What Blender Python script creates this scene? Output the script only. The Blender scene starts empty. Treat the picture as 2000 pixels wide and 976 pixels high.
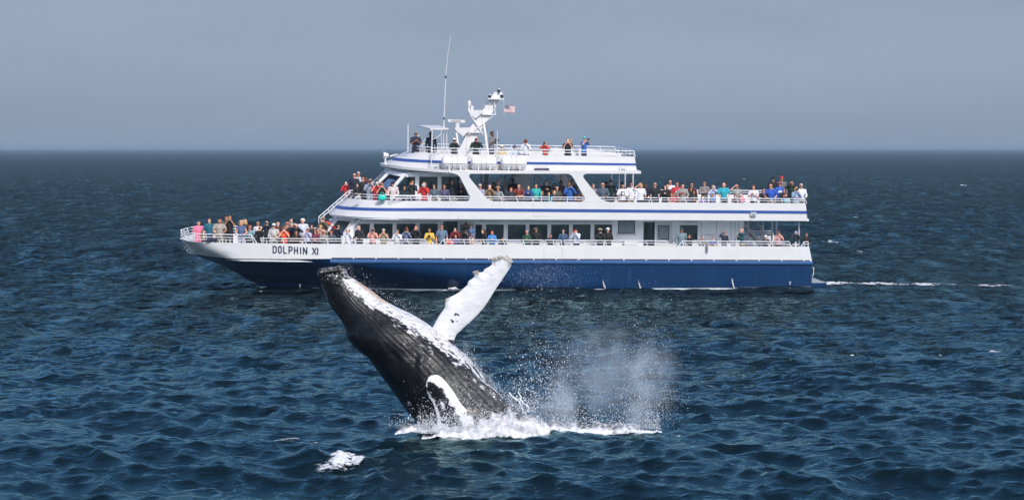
import bpy, bmesh, math, random
import numpy as np
from mathutils import Vector, Matrix, noise as mnoise

# ------------------------------------------------------------------ camera, sky, sun, exposure
SC = bpy.context.scene
COL = SC.collection
F = 4440.0            # focal length in photo pixels (photo 2000 wide)
HOR = 288.0           # horizon row in the photo
CAMH = 7.5
cam_d = bpy.data.cameras.new('camera')
cam = bpy.data.objects.new('camera', cam_d)
COL.objects.link(cam)
cam.location = (0, 0, CAMH)
cam.rotation_euler = (math.radians(90), 0, 0)
cam_d.sensor_width = 36.0
cam_d.lens = F / 2000 * 36.0
cam_d.shift_y = -0.0997
cam_d.clip_start = 0.5
cam_d.clip_end = 200000.0
SC.camera = cam
SC.view_settings.view_transform = 'Standard'
SC.view_settings.look = 'None'
SC.view_settings.exposure = 0.55
SC.view_settings.gamma = 1.0
SC.render.engine = 'CYCLES'
SC.cycles.use_denoising = True
SC.cycles.max_bounces = 6
SC.cycles.transparent_max_bounces = 64
SC.cycles.volume_bounces = 1
SC.cycles.diffuse_bounces = 5
SUN_EL, SUN_ROT = math.radians(42), math.radians(157)
world = bpy.data.worlds.new('World')
SC.world = world
world.use_nodes = True
wn, wl = world.node_tree.nodes, world.node_tree.links
bg = wn['Background']
sky = wn.new('ShaderNodeTexSky')
sky.sky_type = 'NISHITA'
sky.sun_disc = False
sky.sun_elevation = SUN_EL
sky.sun_rotation = SUN_ROT
sky.air_density = 1.0
sky.dust_density = 4.5
sky.ozone_density = 3.0
tint = wn.new('ShaderNodeMix'); tint.data_type = 'RGBA'; tint.blend_type = 'MULTIPLY'
tint.inputs[0].default_value = 1.0
tint.inputs[7].default_value = (1.3, 1.42, 1.66, 1)
wl.new(sky.outputs[0], tint.inputs[6])
# summer haze veil: pale blue-grey low in the sky, giving way to clear sky higher up
geo = wn.new('ShaderNodeTexCoord')
sep = wn.new('ShaderNodeSeparateXYZ'); wl.new(geo.outputs['Generated'], sep.inputs[0])
vr = wn.new('ShaderNodeMapRange'); vr.interpolation_type = 'SMOOTHSTEP'
vr.inputs[1].default_value = 0.04; vr.inputs[2].default_value = 0.26; vr.inputs[3].default_value = 0.97; vr.inputs[4].default_value = 0.05
wl.new(sep.outputs[2], vr.inputs[0])
low = wn.new('ShaderNodeMapRange'); low.interpolation_type = 'SMOOTHSTEP'
low.inputs[1].default_value = 0.0; low.inputs[2].default_value = 0.04
wl.new(sep.outputs[2], low.inputs[0])
vc = wn.new('ShaderNodeMix'); vc.data_type = 'RGBA'
vc.inputs[6].default_value = (2.46, 3.12, 4.14, 1); vc.inputs[7].default_value = (2.84, 3.50, 4.56, 1)
wl.new(low.outputs[0], vc.inputs[0])
veil = wn.new('ShaderNodeMix'); veil.data_type = 'RGBA'
wl.new(vr.outputs[0], veil.inputs[0]); wl.new(tint.outputs[2], veil.inputs[6]); wl.new(vc.outputs[2], veil.inputs[7])
# faint unevenness of the haze
cn = wn.new('ShaderNodeTexNoise'); cn.inputs['Scale'].default_value = 5.0; cn.inputs['Detail'].default_value = 4
cm = wn.new('ShaderNodeMapping'); cm.inputs['Scale'].default_value = (1, 1, 4.5); wl.new(geo.outputs['Generated'], cm.inputs[0]); wl.new(cm.outputs[0], cn.inputs['Vector'])
cr_ = wn.new('ShaderNodeMapRange'); cr_.inputs[1].default_value = 0.3; cr_.inputs[2].default_value = 0.7; cr_.inputs[3].default_value = 0.96; cr_.inputs[4].default_value = 1.06
wl.new(cn.outputs[0], cr_.inputs[0])
cx_ = wn.new('ShaderNodeMix'); cx_.data_type = 'RGBA'; cx_.blend_type = 'MULTIPLY'; cx_.inputs[0].default_value = 1.0
wl.new(veil.outputs[2], cx_.inputs[6]); wl.new(cr_.outputs[0], cx_.inputs[7])
wl.new(cx_.outputs[2], bg.inputs[0])
bg.inputs[1].default_value = 0.075
sun_d = bpy.data.lights.new('sun', 'SUN')
sun_d.energy = 2.0
sun_d.angle = math.radians(0.5)
sun_d.color = (1.0, 0.95, 0.88)
sun = bpy.data.objects.new('sun', sun_d)
COL.objects.link(sun)
sun_dir = Vector((math.sin(SUN_ROT) * math.cos(SUN_EL), math.cos(SUN_ROT) * math.cos(SUN_EL), math.sin(SUN_EL)))
sun.rotation_euler = sun_dir.to_track_quat('Z', 'Y').to_euler()
sun.location = (60, -40, 80)
random.seed(7)
RNG = np.random.default_rng(7)

# ------------------------------------------------------------------ materials
def lin(h):
    h = h.lstrip('#')
    o = []
    for i in (0, 2, 4):
        c = int(h[i:i + 2], 16) / 255
        o.append(c / 12.92 if c <= 0.04045 else ((c + 0.055) / 1.055) ** 2.4)
    return (o[0], o[1], o[2], 1.0)

def mat(name, color, rough=0.5, var=0.0, vscale=3.0, bump=0.0, bscale=20.0, metal=0.0, coat=0.0, spec=0.5, objcol=False):
    m = bpy.data.materials.new(name)
    m.use_nodes = True
    n, l = m.node_tree.nodes, m.node_tree.links
    b = n['Principled BSDF']
    b.inputs['Roughness'].default_value = rough
    b.inputs['Metallic'].default_value = metal
    b.inputs['Coat Weight'].default_value = coat
    b.inputs['Specular IOR Level'].default_value = spec
    if isinstance(color, str): color = lin(color)
    src = None
    if objcol:
        oi = n.new('ShaderNodeObjectInfo'); src = oi.outputs['Color']
    if var or bump:
        tc = n.new('ShaderNodeTexCoord')
    if var:
        nz = n.new('ShaderNodeTexNoise'); nz.inputs['Scale'].default_value = vscale; nz.inputs['Detail'].default_value = 5
        l.new(tc.outputs['Object'], nz.inputs['Vector'])
        mr = n.new('ShaderNodeMapRange'); mr.inputs[1].default_value = 0.3; mr.inputs[2].default_value = 0.7
        mr.inputs[3].default_value = 1 - var; mr.inputs[4].default_value = 1 + var * 0.5
        l.new(nz.outputs[0], mr.inputs[0])
        mx = n.new('ShaderNodeMix'); mx.data_type = 'RGBA'; mx.blend_type = 'MULTIPLY'; mx.inputs[0].default_value = 1
        mx.inputs[6].default_value = color
        if src: l.new(src, mx.inputs[6])
        l.new(mr.outputs[0], mx.inputs[7]); l.new(mx.outputs[2], b.inputs['Base Color'])
    elif src: l.new(src, b.inputs['Base Color'])
    else: b.inputs['Base Color'].default_value = color
    if bump:
        nb = n.new('ShaderNodeTexNoise'); nb.inputs['Scale'].default_value = bscale; nb.inputs['Detail'].default_value = 3
        l.new(tc.outputs['Object'], nb.inputs['Vector'])
        bp = n.new('ShaderNodeBump'); bp.inputs['Strength'].default_value = bump; bp.inputs['Distance'].default_value = 0.02
        l.new(nb.outputs[0], bp.inputs['Height']); l.new(bp.outputs[0], b.inputs['Normal'])
    return m

M = {
    'white': mat('white_paint', (0.625, 0.61, 0.605, 1), 0.35, 0.05, 1.3, 0.08, 3.0),
    'offwhite': mat('interior_white', (0.84, 0.84, 0.85, 1), 0.5, 0.06, 2.0),
    'blue': mat('hull_blue', (0.001, 0.024, 0.084, 1), 0.32, 0.12, 0.8, 0.03, 2.0, coat=0.06, spec=0.28),
    'rub': mat('rub_rail_sunlit_blue', (0.03, 0.10, 0.26, 1), 0.4, 0.15, 4.0),  # lighter than the hull: sun on its top put into the colour
    'stripe': mat('stripe_blue', (0.025, 0.075, 0.28, 1), 0.35, 0.08, 3.0),
    'boot': mat('boot_white', (0.66, 0.66, 0.66, 1), 0.5, 0.25, 2.5),
    'navy': mat('name_navy', (0.012, 0.018, 0.06, 1), 0.4),
    'dark': mat('dark_and_shade', (0.03, 0.025, 0.04, 1), 0.6),  # dark for console and lashing; painted shade for slots and holes
    'seam': mat('seam_grey', (0.35, 0.35, 0.38, 1), 0.6),
    'rail': mat('rail_aluminium', (0.72, 0.72, 0.74, 1), 0.35, 0.06, 8.0),
    'steel': mat('grey_post', (0.42, 0.42, 0.43, 1), 0.45, 0.1, 5.0),
    'deck': mat('deck_grey', (0.70, 0.70, 0.71, 1), 0.7, 0.12, 3.0),
    'glass_dark': mat('tinted_pane', (0.035, 0.050, 0.058, 1), 0.04, 0.3, 1.5),
    'glass_grey': mat('blind_pane', (0.22, 0.25, 0.27, 1), 0.25),
    'gasket': mat('black_gasket', (0.015, 0.015, 0.018, 1), 0.5),
    'raft': mat('raft_shell', (0.68, 0.665, 0.665, 1), 0.45, 0.06, 4.0),
    'strap': mat('raft_strap', (0.35, 0.20, 0.20, 1), 0.7),
    'black': mat('black_plastic', (0.012, 0.012, 0.014, 1), 0.4),
    'opening_dark': mat('opening_shade', (0.06, 0.05, 0.09, 1), 0.5),
    'lens': mat('dark_gloss', (0.02, 0.02, 0.03, 1), 0.05),
    'skin': mat('skin', (0.5, 0.3, 0.2, 1), 0.55, 0.10, 9.0, objcol=True),
    'cloth': mat('cloth', (0.5, 0.5, 0.5, 1), 0.85, 0.22, 7.0, 0.35, 18.0, objcol=True),
    'hair': mat('hair', (0.1, 0.05, 0.03, 1), 0.5, 0.35, 40.0, 0.5, 60.0, objcol=True),
    'gear': mat('gear', (0.02, 0.02, 0.02, 1), 0.35, objcol=True),
    'orange': mat('ring_orange', '#e2401c', 0.6, 0.1, 8.0),
    'red': mat('ring_red', '#8c1a1c', 0.6, 0.1, 8.0),
}

def streaks(m, tone, amount, sx=1.6, sz=.12):
    n, l = m.node_tree.nodes, m.node_tree.links; b = n['Principled BSDF']
    src = b.inputs['Base Color'].links[0].from_socket
    tc = n.new('ShaderNodeTexCoord'); mp_ = n.new('ShaderNodeMapping'); mp_.inputs['Scale'].default_value = (sx, sx, sz)
    t = n.new('ShaderNodeTexNoise'); t.inputs['Scale'].default_value = 3.0; t.inputs['Detail'].default_value = 7; t.inputs['Roughness'].default_value = .7
    l.new(tc.outputs['Object'], mp_.inputs[0]); l.new(mp_.outputs[0], t.inputs['Vector'])
    r = n.new('ShaderNodeMapRange'); r.interpolation_type = 'SMOOTHSTEP'; r.inputs[1].default_value = .52; r.inputs[2].default_value = .78; r.inputs[4].default_value = amount
    l.new(t.outputs[0], r.inputs[0])
    x = n.new('ShaderNodeMix'); x.data_type = 'RGBA'; l.new(r.outputs[0], x.inputs[0]); l.new(src, x.inputs[6]); x.inputs[7].default_value = tone
    l.new(x.outputs[2], b.inputs['Base Color'])
streaks(M['white'], (.45, .42, .37, 1), .16); streaks(M['blue'], (.06, .10, .17, 1), .30, 1.2, .15)

def glass_mat(name, dens):
    m = bpy.data.materials.new(name); m.use_nodes = True
    n, l = m.node_tree.nodes, m.node_tree.links
    n.remove(n['Principled BSDF'])
    tr = n.new('ShaderNodeBsdfTransparent'); tr.inputs[0].default_value = (dens, dens * 1.04, dens * 1.06, 1)
    gl = n.new('ShaderNodeBsdfGlossy'); gl.inputs['Roughness'].default_value = 0.03
    fr = n.new('ShaderNodeFresnel'); fr.inputs[0].default_value = 1.5
    mx = n.new('ShaderNodeMixShader')
    l.new(fr.outputs[0], mx.inputs[0]); l.new(tr.outputs[0], mx.inputs[1]); l.new(gl.outputs[0], mx.inputs[2])
    l.new(mx.outputs[0], n['Material Output'].inputs[0])
    return m
M['glass'] = glass_mat('clear_pane', 0.62)

def foam_mat(name, color=(0.62, 0.63, 0.66, 1), scale=6.0, lo=0.40, hi=0.56, attr=True):
    m = bpy.data.materials.new(name); m.use_nodes = True
    n, l = m.node_tree.nodes, m.node_tree.links
    b = n['Principled BSDF']; b.inputs['Base Color'].default_value = color; b.inputs['Roughness'].default_value = 0.8
    b.inputs['Subsurface Weight'].default_value = 0.0
    tc = n.new('ShaderNodeTexCoord')
    nz = n.new('ShaderNodeTexNoise'); nz.inputs['Scale'].default_value = scale; nz.inputs['Detail'].default_value = 6; nz.inputs['Roughness'].default_value = 0.68
    mp = n.new('ShaderNodeMapping'); mp.inputs['Scale'].default_value = (0.6, 1.0, 1.4)
    l.new(tc.outputs['Object'], mp.inputs[0]); l.new(mp.outputs[0], nz.inputs['Vector'])
    at = n.new('ShaderNodeAttribute'); at.attribute_name = 'dens'
    ad = n.new('ShaderNodeMath'); ad.operation = 'ADD'
    l.new(nz.outputs[0], ad.inputs[0]); l.new(at.outputs['Fac'], ad.inputs[1])
    mr = n.new('ShaderNodeMapRange'); mr.interpolation_type = 'SMOOTHSTEP'
    mr.inputs[1].default_value = lo + 0.5; mr.inputs[2].default_value = hi + 0.5
    l.new(ad.outputs[0], mr.inputs[0]); l.new(mr.outputs[0], b.inputs['Alpha'])
    bp = n.new('ShaderNodeBump'); bp.inputs['Strength'].default_value = 0.6; bp.inputs['Distance'].default_value = 0.05
    l.new(nz.outputs[0], bp.inputs['Height']); l.new(bp.outputs[0], b.inputs['Normal'])
    return m
M['foam'] = foam_mat('foam', scale=10.0)
M['drop'] = mat('water_drop', (0.82, 0.84, 0.88, 1), 0.5)

# ------------------------------------------------------------------ mesh helpers
class MB:
    def __init__(s): s.v = []; s.f = []; s.m = []
    def add(s, vs, fs, mi=0):
        o = len(s.v); s.v += [tuple(p) for p in vs]
        s.f += [tuple(i + o for i in f) for f in fs]; s.m += [mi] * len(fs)
    def box(s, a, b, mi=0):
        x0, y0, z0 = a; x1, y1, z1 = b
        s.add([(x0,y0,z0),(x1,y0,z0),(x1,y1,z0),(x0,y1,z0),(x0,y0,z1),(x1,y0,z1),(x1,y1,z1),(x0,y1,z1)],
              [(0,3,2,1),(4,5,6,7),(0,1,5,4),(1,2,6,5),(2,3,7,6),(3,0,4,7)], mi)
    def tube(s, pts, r, n=8, mi=0, r1=None):
        pts = [Vector(p) for p in pts]; rings = []
        k = len(pts)
        for i, p in enumerate(pts):
            d = (pts[min(i+1, k-1)] - pts[max(i-1, 0)]).normalized()
            u = d.cross(Vector((0, 1, 0)) if abs(d.y) < 0.9 else Vector((1, 0, 0))).normalized(); w = d.cross(u)
            rr = r if r1 is None else r + (r1 - r) * i / max(1, k - 1)
            rings.append([p + (u * math.cos(2*math.pi*j/n) + w * math.sin(2*math.pi*j/n)) * rr for j in range(n)])
        vs = [q for R_ in rings for q in R_]; fs = []
        for i in range(k - 1):
            for j in range(n):
                fs.append((i*n+j, i*n+(j+1) % n, (i+1)*n+(j+1) % n, (i+1)*n+j))
        fs.append(tuple(range(n))[::-1]); fs.append(tuple((k-1)*n + j for j in range(n)))
        s.add(vs, fs, mi)
    def prism(s, pts, off, mi=0):
        pts = [Vector(p) for p in pts]; n = len(pts); off = Vector(off)
        s.add(pts + [p + off for p in pts],
              [tuple(range(n)), tuple(range(2*n-1, n-1, -1))] + [(i, i+n, (i+1) % n + n, (i+1) % n) for i in range(n)], mi)
    def grid(s, rows, mi=0, close=False):
        nr, nc = len(rows), len(rows[0]); vs = [p for r in rows for p in r]; fs = []
        for i in range(nr - 1):
            for j in range(nc if close else nc - 1):
                fs.append((i*nc+j, i*nc+(j+1) % nc, (i+1)*nc+(j+1) % nc, (i+1)*nc+j))
        s.add(vs, fs, mi)
    def ball(s, c, r, mi=0, nu=10, nv=6):
        if not hasattr(r, '__len__'): r = (r, r, r)
        vs = [(c[0], c[1], c[2] - r[2])]
        for i in range(1, nv):
            a = -math.pi/2 + math.pi*i/nv
            for j in range(nu):
                b = 2*math.pi*j/nu
                vs.append((c[0]+r[0]*math.cos(a)*math.cos(b), c[1]+r[1]*math.cos(a)*math.sin(b), c[2]+r[2]*math.sin(a)))
        vs.append((c[0], c[1], c[2] + r[2])); fs = []
        for j in range(nu):
            fs.append((0, 1+(j+1) % nu, 1+j)); t = len(vs)-1; o = 1+(nv-2)*nu
            fs.append((t, o+j, o+(j+1) % nu))
        for i in range(nv-2):
            for j in range(nu):
                fs.append((1+i*nu+j, 1+i*nu+(j+1) % nu, 1+(i+1)*nu+(j+1) % nu, 1+(i+1)*nu+j))
        s.add(vs, fs, mi)
    def capsule(s, a, b, ra, rb, n=10):
        a, b = Vector(a), Vector(b); d = (b-a); L = d.length
        if L < 1e-6: s.ball(a, ra); return
        d /= L; s.tube([a - d*ra*0.5, a, b, b + d*rb*0.5][1:3], ra, n, 0, rb); s.ball(a, ra, 0, n, 6); s.ball(b, rb, 0, n, 6)
    def mesh(s, name, mats, smooth=False, fix=True):
        me = bpy.data.meshes.new(name); me.from_pydata(s.v, [], s.f)
        for m_ in (mats if isinstance(mats, (list, tuple)) else [mats]): me.materials.append(m_)
        if any(s.m): me.polygons.foreach_set('material_index', s.m)
        if smooth: me.polygons.foreach_set('use_smooth', [True]*len(me.polygons))
        if fix:
            bm = bmesh.new(); bm.from_mesh(me); bmesh.ops.recalc_face_normals(bm, faces=bm.faces); bm.to_mesh(me); bm.free()
        return me
    def obj(s, name, mats, parent=None, smooth=False, fix=True):
        o = bpy.data.objects.new(name, s.mesh(name, mats, smooth, fix)); COL.objects.link(o)
        if parent: o.parent = parent
        if smooth and smooth != 'all':
            pass
        return o

def link(name, me, parent=None, loc=None):
    o = bpy.data.objects.new(name, me); COL.objects.link(o)
    if parent: o.parent = parent
    if loc is not None: o.location = loc
    return o

def tag(o, label=None, cat=None, group=None, kind=None):
    if label: o['label'] = label
    if cat: o['category'] = cat
    if group: o['group'] = group
    if kind: o['kind'] = kind
    return o

def at(px, py, Y):                     # a photo pixel at distance Y as a world point
    return Vector(((px - 1000) / F * Y, Y, CAMH - (py - HOR) / F * Y))

def smooth_angle(o, ang=40):
    me = o.data
    me.polygons.foreach_set('use_smooth', [True]*len(me.polygons))
    bm = bmesh.new(); bm.from_mesh(me)
    for e in bm.edges:
        if len(e.link_faces) == 2 and e.calc_face_angle(0) > math.radians(ang): e.smooth = False
    bm.to_mesh(me); bm.free()

# ------------------------------------------------------------------ the sea
NW = 170
_r = np.random.default_rng(21)
WL = np.exp(np.linspace(math.log(0.36), math.log(15.0), NW)) * _r.uniform(0.94, 1.06, NW)
WK = 2*np.pi / WL
_spread = np.where(WL > 5, 0.45, np.where(WL > 1.5, 0.75, 1.1))
WD = math.radians(-112) + _r.normal(0, 1, NW) * _spread
WA = 0.027 * WL / (2*np.pi) * np.where(WL > 6, 0.42, np.where(WL > 3, 0.62, np.where(WL > 1.8, 0.98, 1.5))) * _r.uniform(0.6, 1.35, NW)
WP = _r.uniform(0, 2*np.pi, NW)
WX, WY = np.cos(WD), np.sin(WD)
CHOP = 1.0

def waves(x, y, cell):
    """displaced position and lost slope variance of the sea at points x, y sampled every `cell` metres"""
    dx = np.zeros_like(x); dy = np.zeros_like(x); dz = np.zeros_like(x); lost = np.zeros_like(x); fold = np.zeros_like(x)
    for i in range(NW):
        w = np.clip((WL[i] / cell - 2.2) / 2.5, 0, 1)
        lost += (1 - w*w) * (WA[i]*WK[i])**2 / 2
        if not w.any(): continue
        ph = WK[i] * (WX[i]*x + WY[i]*y) + WP[i]
        c, s_ = np.cos(ph), np.sin(ph)
        a = WA[i] * w
        dz += a * c; dx -= CHOP * a * WX[i] * s_; dy -= CHOP * a * WY[i] * s_
        fold += CHOP * a * WK[i] * c
    gust = 0.82 + 0.35*np.sin(x*0.035 + 1.2*np.sin(y*0.021)) * np.sin(y*0.028 + 0.7)
    return dx*gust, dy*gust, dz*gust, lost, fold*gust

def sea_z(x, y):
    a = np.array([float(x)]); b = np.array([float(y)])
    return float(waves(a, b, np.array([0.15]))[2][0])

ys = [36.0]
while ys[-1] < 70000:
    y_ = ys[-1]; ys.append(y_ + (0.11 if y_ < 52 else 0.11 * (y_/52)**1.2 if y_ < 420 else 1.35 * (y_/420)**1.75))
ys = np.array(ys); print('rows', len(ys)); NR = len(ys); NC = 640
us = np.linspace(-1, 1, NC)
half = 0.26*ys + 9
gx = us[None, :] * half[:, None]; gy = np.repeat(ys[:, None], NC, 1)
cellx = (2*half/NC); celly = np.gradient(ys)
cell = np.repeat(np.maximum(cellx, celly*0.5)[:, None], NC, 1)
dx, dy, dz, lost, fold = waves(gx.ravel(), gy.ravel(), cell.ravel())
# the hollow and the heave where the animal breaks the surface
vx = gx.ravel() + dx; vy = gy.ravel() + dy; vz = dz.copy()
WHD = 60.6
wx0 = (905-1000)/F*WHD
rr = np.hypot((vx - wx0)/3.0, (vy - WHD)/1.6)
vz = vz*(1 - 0.65*np.exp(-rr**2)) + 0.0
co = np.stack([vx, vy, vz], 1).astype(np.float32)
me = bpy.data.meshes.new('sea_water')
me.vertices.add(NR*NC); me.vertices.foreach_set('co', co.ravel())
ii = (np.arange(NR-1)[:, None]*NC + np.arange(NC-1)[None, :]).ravel()
quads = np.stack([ii, ii+1, ii+NC+1, ii+NC], 1).astype(np.int32)
nq = len(quads)
me.loops.add(nq*4); me.loops.foreach_set('vertex_index', quads.ravel())
me.polygons.add(nq); me.polygons.foreach_set('loop_start', np.arange(nq, dtype=np.int32)*4)
me.polygons.foreach_set('loop_total', np.full(nq, 4, np.int32)); me.polygons.foreach_set('use_smooth', np.ones(nq, bool))
me.update(); me.validate()
ra = me.attributes.new('lost', 'FLOAT', 'POINT'); ra.data.foreach_set('value', np.sqrt(lost).astype(np.float32))
fa = me.attributes.new('fold', 'FLOAT', 'POINT'); fa.data.foreach_set('value', fold.astype(np.float32))

wm = bpy.data.materials.new('sea_water'); wm.use_nodes = True
n, l = wm.node_tree.nodes, wm.node_tree.links
b = n['Principled BSDF']
b.inputs['IOR'].default_value = 1.333
b.inputs['Specular Tint'].default_value = (0.15, 0.335, 0.41, 1)
tc = n.new('ShaderNodeTexCoord')
def nz_(scale, det, st, rot=0.0):
    mp = n.new('ShaderNodeMapping'); mp.inputs['Scale'].default_value = st; mp.inputs['Rotation'].default_value = (0, 0, rot)
    t = n.new('ShaderNodeTexNoise'); t.inputs['Scale'].default_value = scale; t.inputs['Detail'].default_value = det
    t.inputs['Roughness'].default_value = 0.6
    l.new(tc.outputs['Object'], mp.inputs[0]); l.new(mp.outputs[0], t.inputs['Vector']); return t
n1 = nz_(3.2, 6, (0.55, 1.0, 1.0), 0.2)
n2 = nz_(0.6, 6, (0.5, 1.0, 1.0), -0.25)
at_l = n.new('ShaderNodeAttribute'); at_l.attribute_name = 'lost'
at_f = n.new('ShaderNodeAttribute'); at_f.attribute_name = 'fold'
b1 = n.new('ShaderNodeBump'); b1.inputs['Strength'].default_value = 0.8; b1.inputs['Distance'].default_value = 0.10
l.new(n1.outputs[0], b1.inputs['Height'])
sc2 = n.new('ShaderNodeMath'); sc2.operation = 'MULTIPLY'; sc2.inputs[1].default_value = 9.0
# wind patches: long streaks of rougher and smoother water
n4 = nz_(1.0, 6, (0.62, 0.075, 1.0), 0.04); n4.inputs['Roughness'].default_value = 0.72
pr = n.new('ShaderNodeMapRange'); pr.interpolation_type = 'SMOOTHSTEP'; pr.inputs[1].default_value = 0.36; pr.inputs[2].default_value = 0.66; pr.inputs[3].default_value = 0.22; pr.inputs[4].default_value = 1.75
l.new(n4.outputs[0], pr.inputs[0])
pm_ = n.new('ShaderNodeMath'); pm_.operation = 'MULTIPLY'; l.new(at_l.outputs['Fac'], pm_.inputs[0]); l.new(pr.outputs[0], pm_.inputs[1])
l.new(pm_.outputs[0], sc2.inputs[0])
b2 = n.new('ShaderNodeBump'); b2.inputs['Distance'].default_value = 1.3
l.new(n2.outputs[0], b2.inputs['Height']); l.new(sc2.outputs[0], b2.inputs['Strength']); l.new(b1.outputs[0], b2.inputs['Normal'])
n3 = nz_(0.17, 5, (0.42, 1.0, 1.0), 0.15)
b3 = n.new('ShaderNodeBump'); b3.inputs['Distance'].default_value = 5.0
l.new(n3.outputs[0], b3.inputs['Height']); l.new(sc2.outputs[0], b3.inputs['Strength']); l.new(b2.outputs[0], b3.inputs['Normal'])

ro = n.new('ShaderNodeMath'); ro.operation = 'MULTIPLY_ADD'; ro.inputs[1].default_value = 0.25; ro.inputs[2].default_value = 0.07
l.new(at_l.outputs['Fac'], ro.inputs[0]); 
fr = n.new('ShaderNodeMapRange'); fr.interpolation_type = 'SMOOTHSTEP'
fr.inputs[1].default_value = 0.66; fr.inputs[2].default_value = 0.98
fadd = n.new('ShaderNodeMath'); fadd.operation = 'MULTIPLY_ADD'; fadd.inputs[1].default_value = 0.55
l.new(n1.outputs[0], fadd.inputs[0]); l.new(at_f.outputs['Fac'], fadd.inputs[2])
l.new(fadd.outputs[0], fr.inputs[0])
cr = n.new('ShaderNodeMix'); cr.data_type = 'RGBA'
cr.inputs[6].default_value = (0.0006, 0.0052, 0.0078, 1); cr.inputs[7].default_value = (0.0015, 0.012, 0.017, 1)
l.new(fr.outputs[0], cr.inputs[0]); 
# body colour under a tinted Fresnel reflection (teal tint set in the glossy colour)
n.remove(b)
df = n.new('ShaderNodeBsdfDiffuse'); l.new(cr.outputs[2], df.inputs['Color']); l.new(b3.outputs[0], df.inputs['Normal'])
gl = n.new('ShaderNodeBsdfGlossy'); gl.inputs['Color'].default_value = (0.60, 0.92, 0.96, 1); l.new(ro.outputs[0], gl.inputs['Roughness']); l.new(b3.outputs[0], gl.inputs['Normal'])
fr_ = n.new('ShaderNodeFresnel'); fr_.inputs['IOR'].default_value = 1.333; l.new(b3.outputs[0], fr_.inputs['Normal'])
mxs = n.new('ShaderNodeMixShader'); l.new(fr_.outputs[0], mxs.inputs[0]); l.new(df.outputs[0], mxs.inputs[1]); l.new(gl.outputs[0], mxs.inputs[2])
l.new(mxs.outputs[0], n['Material Output'].inputs['Surface'])
me.materials.append(wm)
sea = bpy.data.objects.new('sea_water', me); COL.objects.link(sea)
tag(sea, 'dark blue choppy open sea reaching the horizon', kind='structure')

# ------------------------------------------------------------------ the whale watching boat
# local frame: +x aft, +y from the near (port) side across to the far side, z up from the waterline amidships
W = 7.6
D0 = 120.0
RB = (Matrix.Rotation(math.radians(7.5), 3, 'Z') @ Matrix.Rotation(math.radians(2.25), 3, 'X') @ Matrix.Rotation(math.radians(0.42), 3, 'Y'))
OB = Vector((0, D0, 0.02))
BOAT = bpy.data.objects.new('tour_boat', None); COL.objects.link(BOAT)
BOAT.location = OB; BOAT.rotation_euler = RB.to_euler()
tag(BOAT, 'white and navy three-deck whale watching boat with passengers along its rails', 'boat')

def bl(px, py, yl=0.0):
    """local boat point at athwartship offset yl that shows at photo pixel px, py"""
    A, Bv = (px-1000)/F, (py-HOR)/F
    c0, c1, c2 = RB.col[0], RB.col[1], RB.col[2]
    base = OB + c1*yl
    # x: base.x + xl c0.x + zl c2.x = A*(base.y + xl c0.y + zl c2.y) ; z: CAMH - z = B*y
    a11 = c0.x - A*c0.y; a12 = c2.x - A*c2.y; r1 = A*base.y - base.x
    a21 = c0.z + Bv*c0.y; a22 = c2.z + Bv*c2.y; r2 = CAMH - base.z - Bv*base.y
    det = a11*a22 - a12*a21
    return Vector(((r1*a22 - a12*r2)/det, yl, (a11*r2 - a21*r1)/det))
def bw(p): return OB + RB @ Vector(p)      # local -> world
def part(mb, name, m, parent=None, smooth=False):
    o = mb.obj(name, m, parent or BOAT)
    if smooth: smooth_angle(o, smooth if smooth is not True else 40)
    return o

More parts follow.
